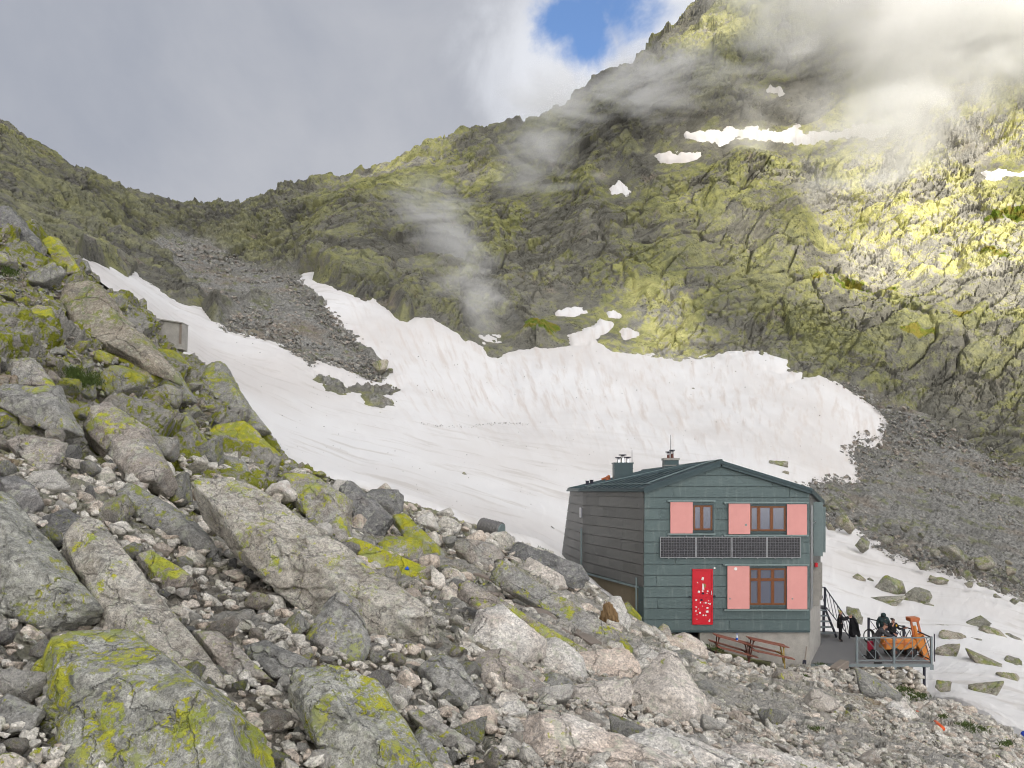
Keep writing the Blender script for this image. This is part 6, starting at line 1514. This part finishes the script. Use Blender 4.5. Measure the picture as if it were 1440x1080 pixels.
# unseen cloud added to shade hut and bowl; edge cut round the sunlit wall
def shade_cloud():
    s = SUN_DIR; e1 = s.cross(Vector((0, 0, 1))).normalized(); e1 = -e1 if e1.x < 0 else e1; e2 = e1.cross(s); e2 = -e2 if e2.z < 0 else e2
    edge = [P(930, -120, 292), P(985, 30, 286), P(1050, 150, 252), P(1120, 300, 214), P(1260, 425, 184), P(1400, 485, 165), P(1460, 500, 162), P(1800, 600, 150)]
    ed = [(float(q.dot(e1))-13, float(q.dot(e2))) for q in edge]
    poly = [(-420, -330), (-420, 330), (ed[0][0], 330)]+ed+[(ed[-1][0]+50, ed[-1][1]-70), (480, -330)]
    N = 90; U = np.linspace(-440, 480, N); Vv = np.linspace(-350, 350, N); uu, vv = np.meshgrid(U, Vv, indexing='ij'); uu = uu.ravel(); vv = vv.ravel()
    p3 = np.stack([uu, vv, uu*0], 1); sd = sdist(poly, uu, vv)+fbm(p3, 60, 4, 500)*9
    th = np.sqrt(np.clip(sd, 0, None))*3.4*(1+.35*fbm(p3, 45, 4, 502)); keep = sd > 0
    D = 560
    b0 = np.array(s)*D; E1 = np.array(e1); E2 = np.array(e2); S = np.array(s)
    topv = b0+uu[:, None]*E1+vv[:, None]*E2+S*(th*.6)[:, None]; botv = b0+uu[:, None]*E1+vv[:, None]*E2-S*(th*.4+.5)[:, None]
    idx = np.arange(N*N).reshape(N, N); q = np.stack([idx[:-1, :-1], idx[1:, :-1], idx[1:, 1:], idx[:-1, 1:]], 2).reshape(-1, 4); q = q[keep[q].all(1)]
    edges = {}
    for a in q:
        for i in range(4):
            e = (a[i], a[(i+1) % 4]); k = (min(e), max(e)); edges[k] = None if k in edges else e
    side = [(e[1], e[0], e[0]+N*N, e[1]+N*N) for e in edges.values() if e]
    f = np.concatenate([q, q[:, ::-1]+N*N, np.array(side)])
    m, t, b = mat_nodes('shade_cloud_surface'); t.n.remove(b); o = [n for n in t.n if n.type == 'OUTPUT_MATERIAL'][0]
    mx = t.n.new('ShaderNodeMixShader'); di = t.n.new('ShaderNodeBsdfDiffuse'); tr = t.n.new('ShaderNodeBsdfTranslucent'); mx.inputs[0].default_value = .72
    for n_ in (di, tr): n_.inputs[0].default_value = (.97, .97, .97, 1)
    t.l.new(di.outputs[0], mx.inputs[1]); t.l.new(tr.outputs[0], mx.inputs[2]); t.l.new(mx.outputs[0], o.inputs[0])
    me = new_mesh('shade_cloud', np.concatenate([topv, botv]), f, m, smooth=True); tag(link('shade_cloud', me), kind='structure')
shade_cloud()

def world():
    w = bpy.data.worlds.new('World'); scene.world = w; w.use_nodes = True; t = NT(w.node_tree); t.n.clear()
    o = t.n.new('ShaderNodeOutputWorld'); bg = t.n.new('ShaderNodeBackground'); t.l.new(bg.outputs[0], o.inputs[0]); bg.inputs['Strength'].default_value = .1
    sky = t.n.new('ShaderNodeTexSky'); sky.sky_type = 'NISHITA'; sky.sun_disc = False
    sky.sun_elevation = math.asin(SUN_DIR.z); sky.sun_rotation = math.atan2(SUN_DIR.x, SUN_DIR.y); sky.altitude = 2250; sky.air_density = 1.0; sky.dust_density = .3; sky.ozone_density = 2.5
    d = t.node('ShaderNodeTexCoord').outputs['Generated']; d = t.vmath('NORMALIZE', d)
    n1 = t.noise(d, 3.0, 6, .58, .3); n2 = t.noise(t.vmath('ADD', d, (3, 1, 2)), 9.0, 6, .6, .4); n3 = t.noise(t.vmath('MULTIPLY', d, (1, 1, 1.6)), 1.4, 4, .5)
    def cone(px, py, r0, r1, wob):
        v = Vector(((px-CX)/F, 1, (HY-py)/F)).normalized(); dt = t.vmath('DOT_PRODUCT', d, tuple(v), out=1); an = t.math('ARCCOSINE', t.math('MINIMUM', dt, .99999))
        return t.ramp(t.math('ADD', an, t.math('MULTIPLY', t.math('SUBTRACT', n2, .5), wob)), r1, r0)
    # overcast grey-blue layer
    c = t.mix(t.ramp(t.math('ADD', t.math('MULTIPLY', n1, .6), t.math('MULTIPLY', n3, .4)), .36, .66), (3.8, 4.08, 4.75), (5.2, 5.35, 5.8))
    # brighter towards the sun and overhead
    ds = t.vmath('DOT_PRODUCT', d, tuple(SUN_DIR), out=1); z = t.node('ShaderNodeSeparateXYZ'); t.put(z.inputs[0], d)
    glow = t.math('ADD', t.math('MULTIPLY', t.ramp(t.vmath('DOT_PRODUCT', d, tuple(Vector((.42, -.9, .42)).normalized()), out=1), .30, .98), 5.9), t.math('MULTIPLY', t.ramp(z.outputs['Z'], .62, 1.0), -.35))
    c = t.mix(1.0, c, t.math('ADD', glow, 1.0), 'MULTIPLY')
    c = t.mix(t.ramp(t.vmath('DOT_PRODUCT', d, (0, -1, .2), out=1), .0, .8), c, t.mix(1.0, c, (1.07, 1.0, .90), 'MULTIPLY'))
    # white cumulus rim round the gap, then the blue gap itself
    cu = t.math('MAXIMUM', cone(800, 95, .04, .13, .16), cone(925, 25, .03, .11, .14))
    c = t.mix(t.math('MULTIPLY', cu, .92), c, t.mix(n2, (6.6, 7.0, 7.8), (10.0, 10.0, 10.2)))
    gap = t.math('MAXIMUM', t.math('MAXIMUM', cone(836, 45, .012, .060, .16), cone(872, 14, .010, .066, .14)), cone(795, 22, .0, .045, .16))
    c = t.mix(t.math('MULTIPLY', gap, .90), c, t.mix(1.0, sky.outputs[0], (1.5, 2.1, 2.5), 'MULTIPLY'))
    # below the horizon: the valley floor seen through the air
    c = t.mix(t.ramp(z.outputs['Z'], .0, -.08), c, (2.2, 2.15, 2.0))
    t.put(bg.inputs['Color'], c)
world()
sl = bpy.data.lights.new('sun', 'SUN'); sl.energy = 5.0; sl.angle = math.radians(2.5); sl.color = (1, .93, .80)
so = bpy.data.objects.new('sun', sl); COL.objects.link(so); so.rotation_euler = SUN_DIR.to_track_quat('Z', 'Y').to_euler(); so.location = SUN_DIR*300

cam = bpy.data.cameras.new('camera'); cam.sensor_width = 36; cam.lens = 36*F/1440; cam.shift_y = (HY-540)/1440; cam.clip_end = 3000; cam.clip_start = .1
co = bpy.data.objects.new('camera', cam); COL.objects.link(co); co.rotation_euler = (math.radians(90), 0, 0); scene.camera = co
scene.view_settings.view_transform = 'Standard'; scene.view_settings.look = 'None'; scene.view_settings.exposure = 0; scene.view_settings.gamma = 1
scene.cycles.use_denoising = True; scene.cycles.denoising_prefilter = 'FAST'; scene.cycles.filter_width = 1.1; scene.cycles.volume_bounces = 4; scene.cycles.max_bounces = 8; scene.cycles.diffuse_bounces = 3; scene.cycles.volume_step_rate = .7; scene.cycles.volume_max_steps = 128
scene.cycles.use_adaptive_sampling = True; scene.cycles.adaptive_threshold = .02
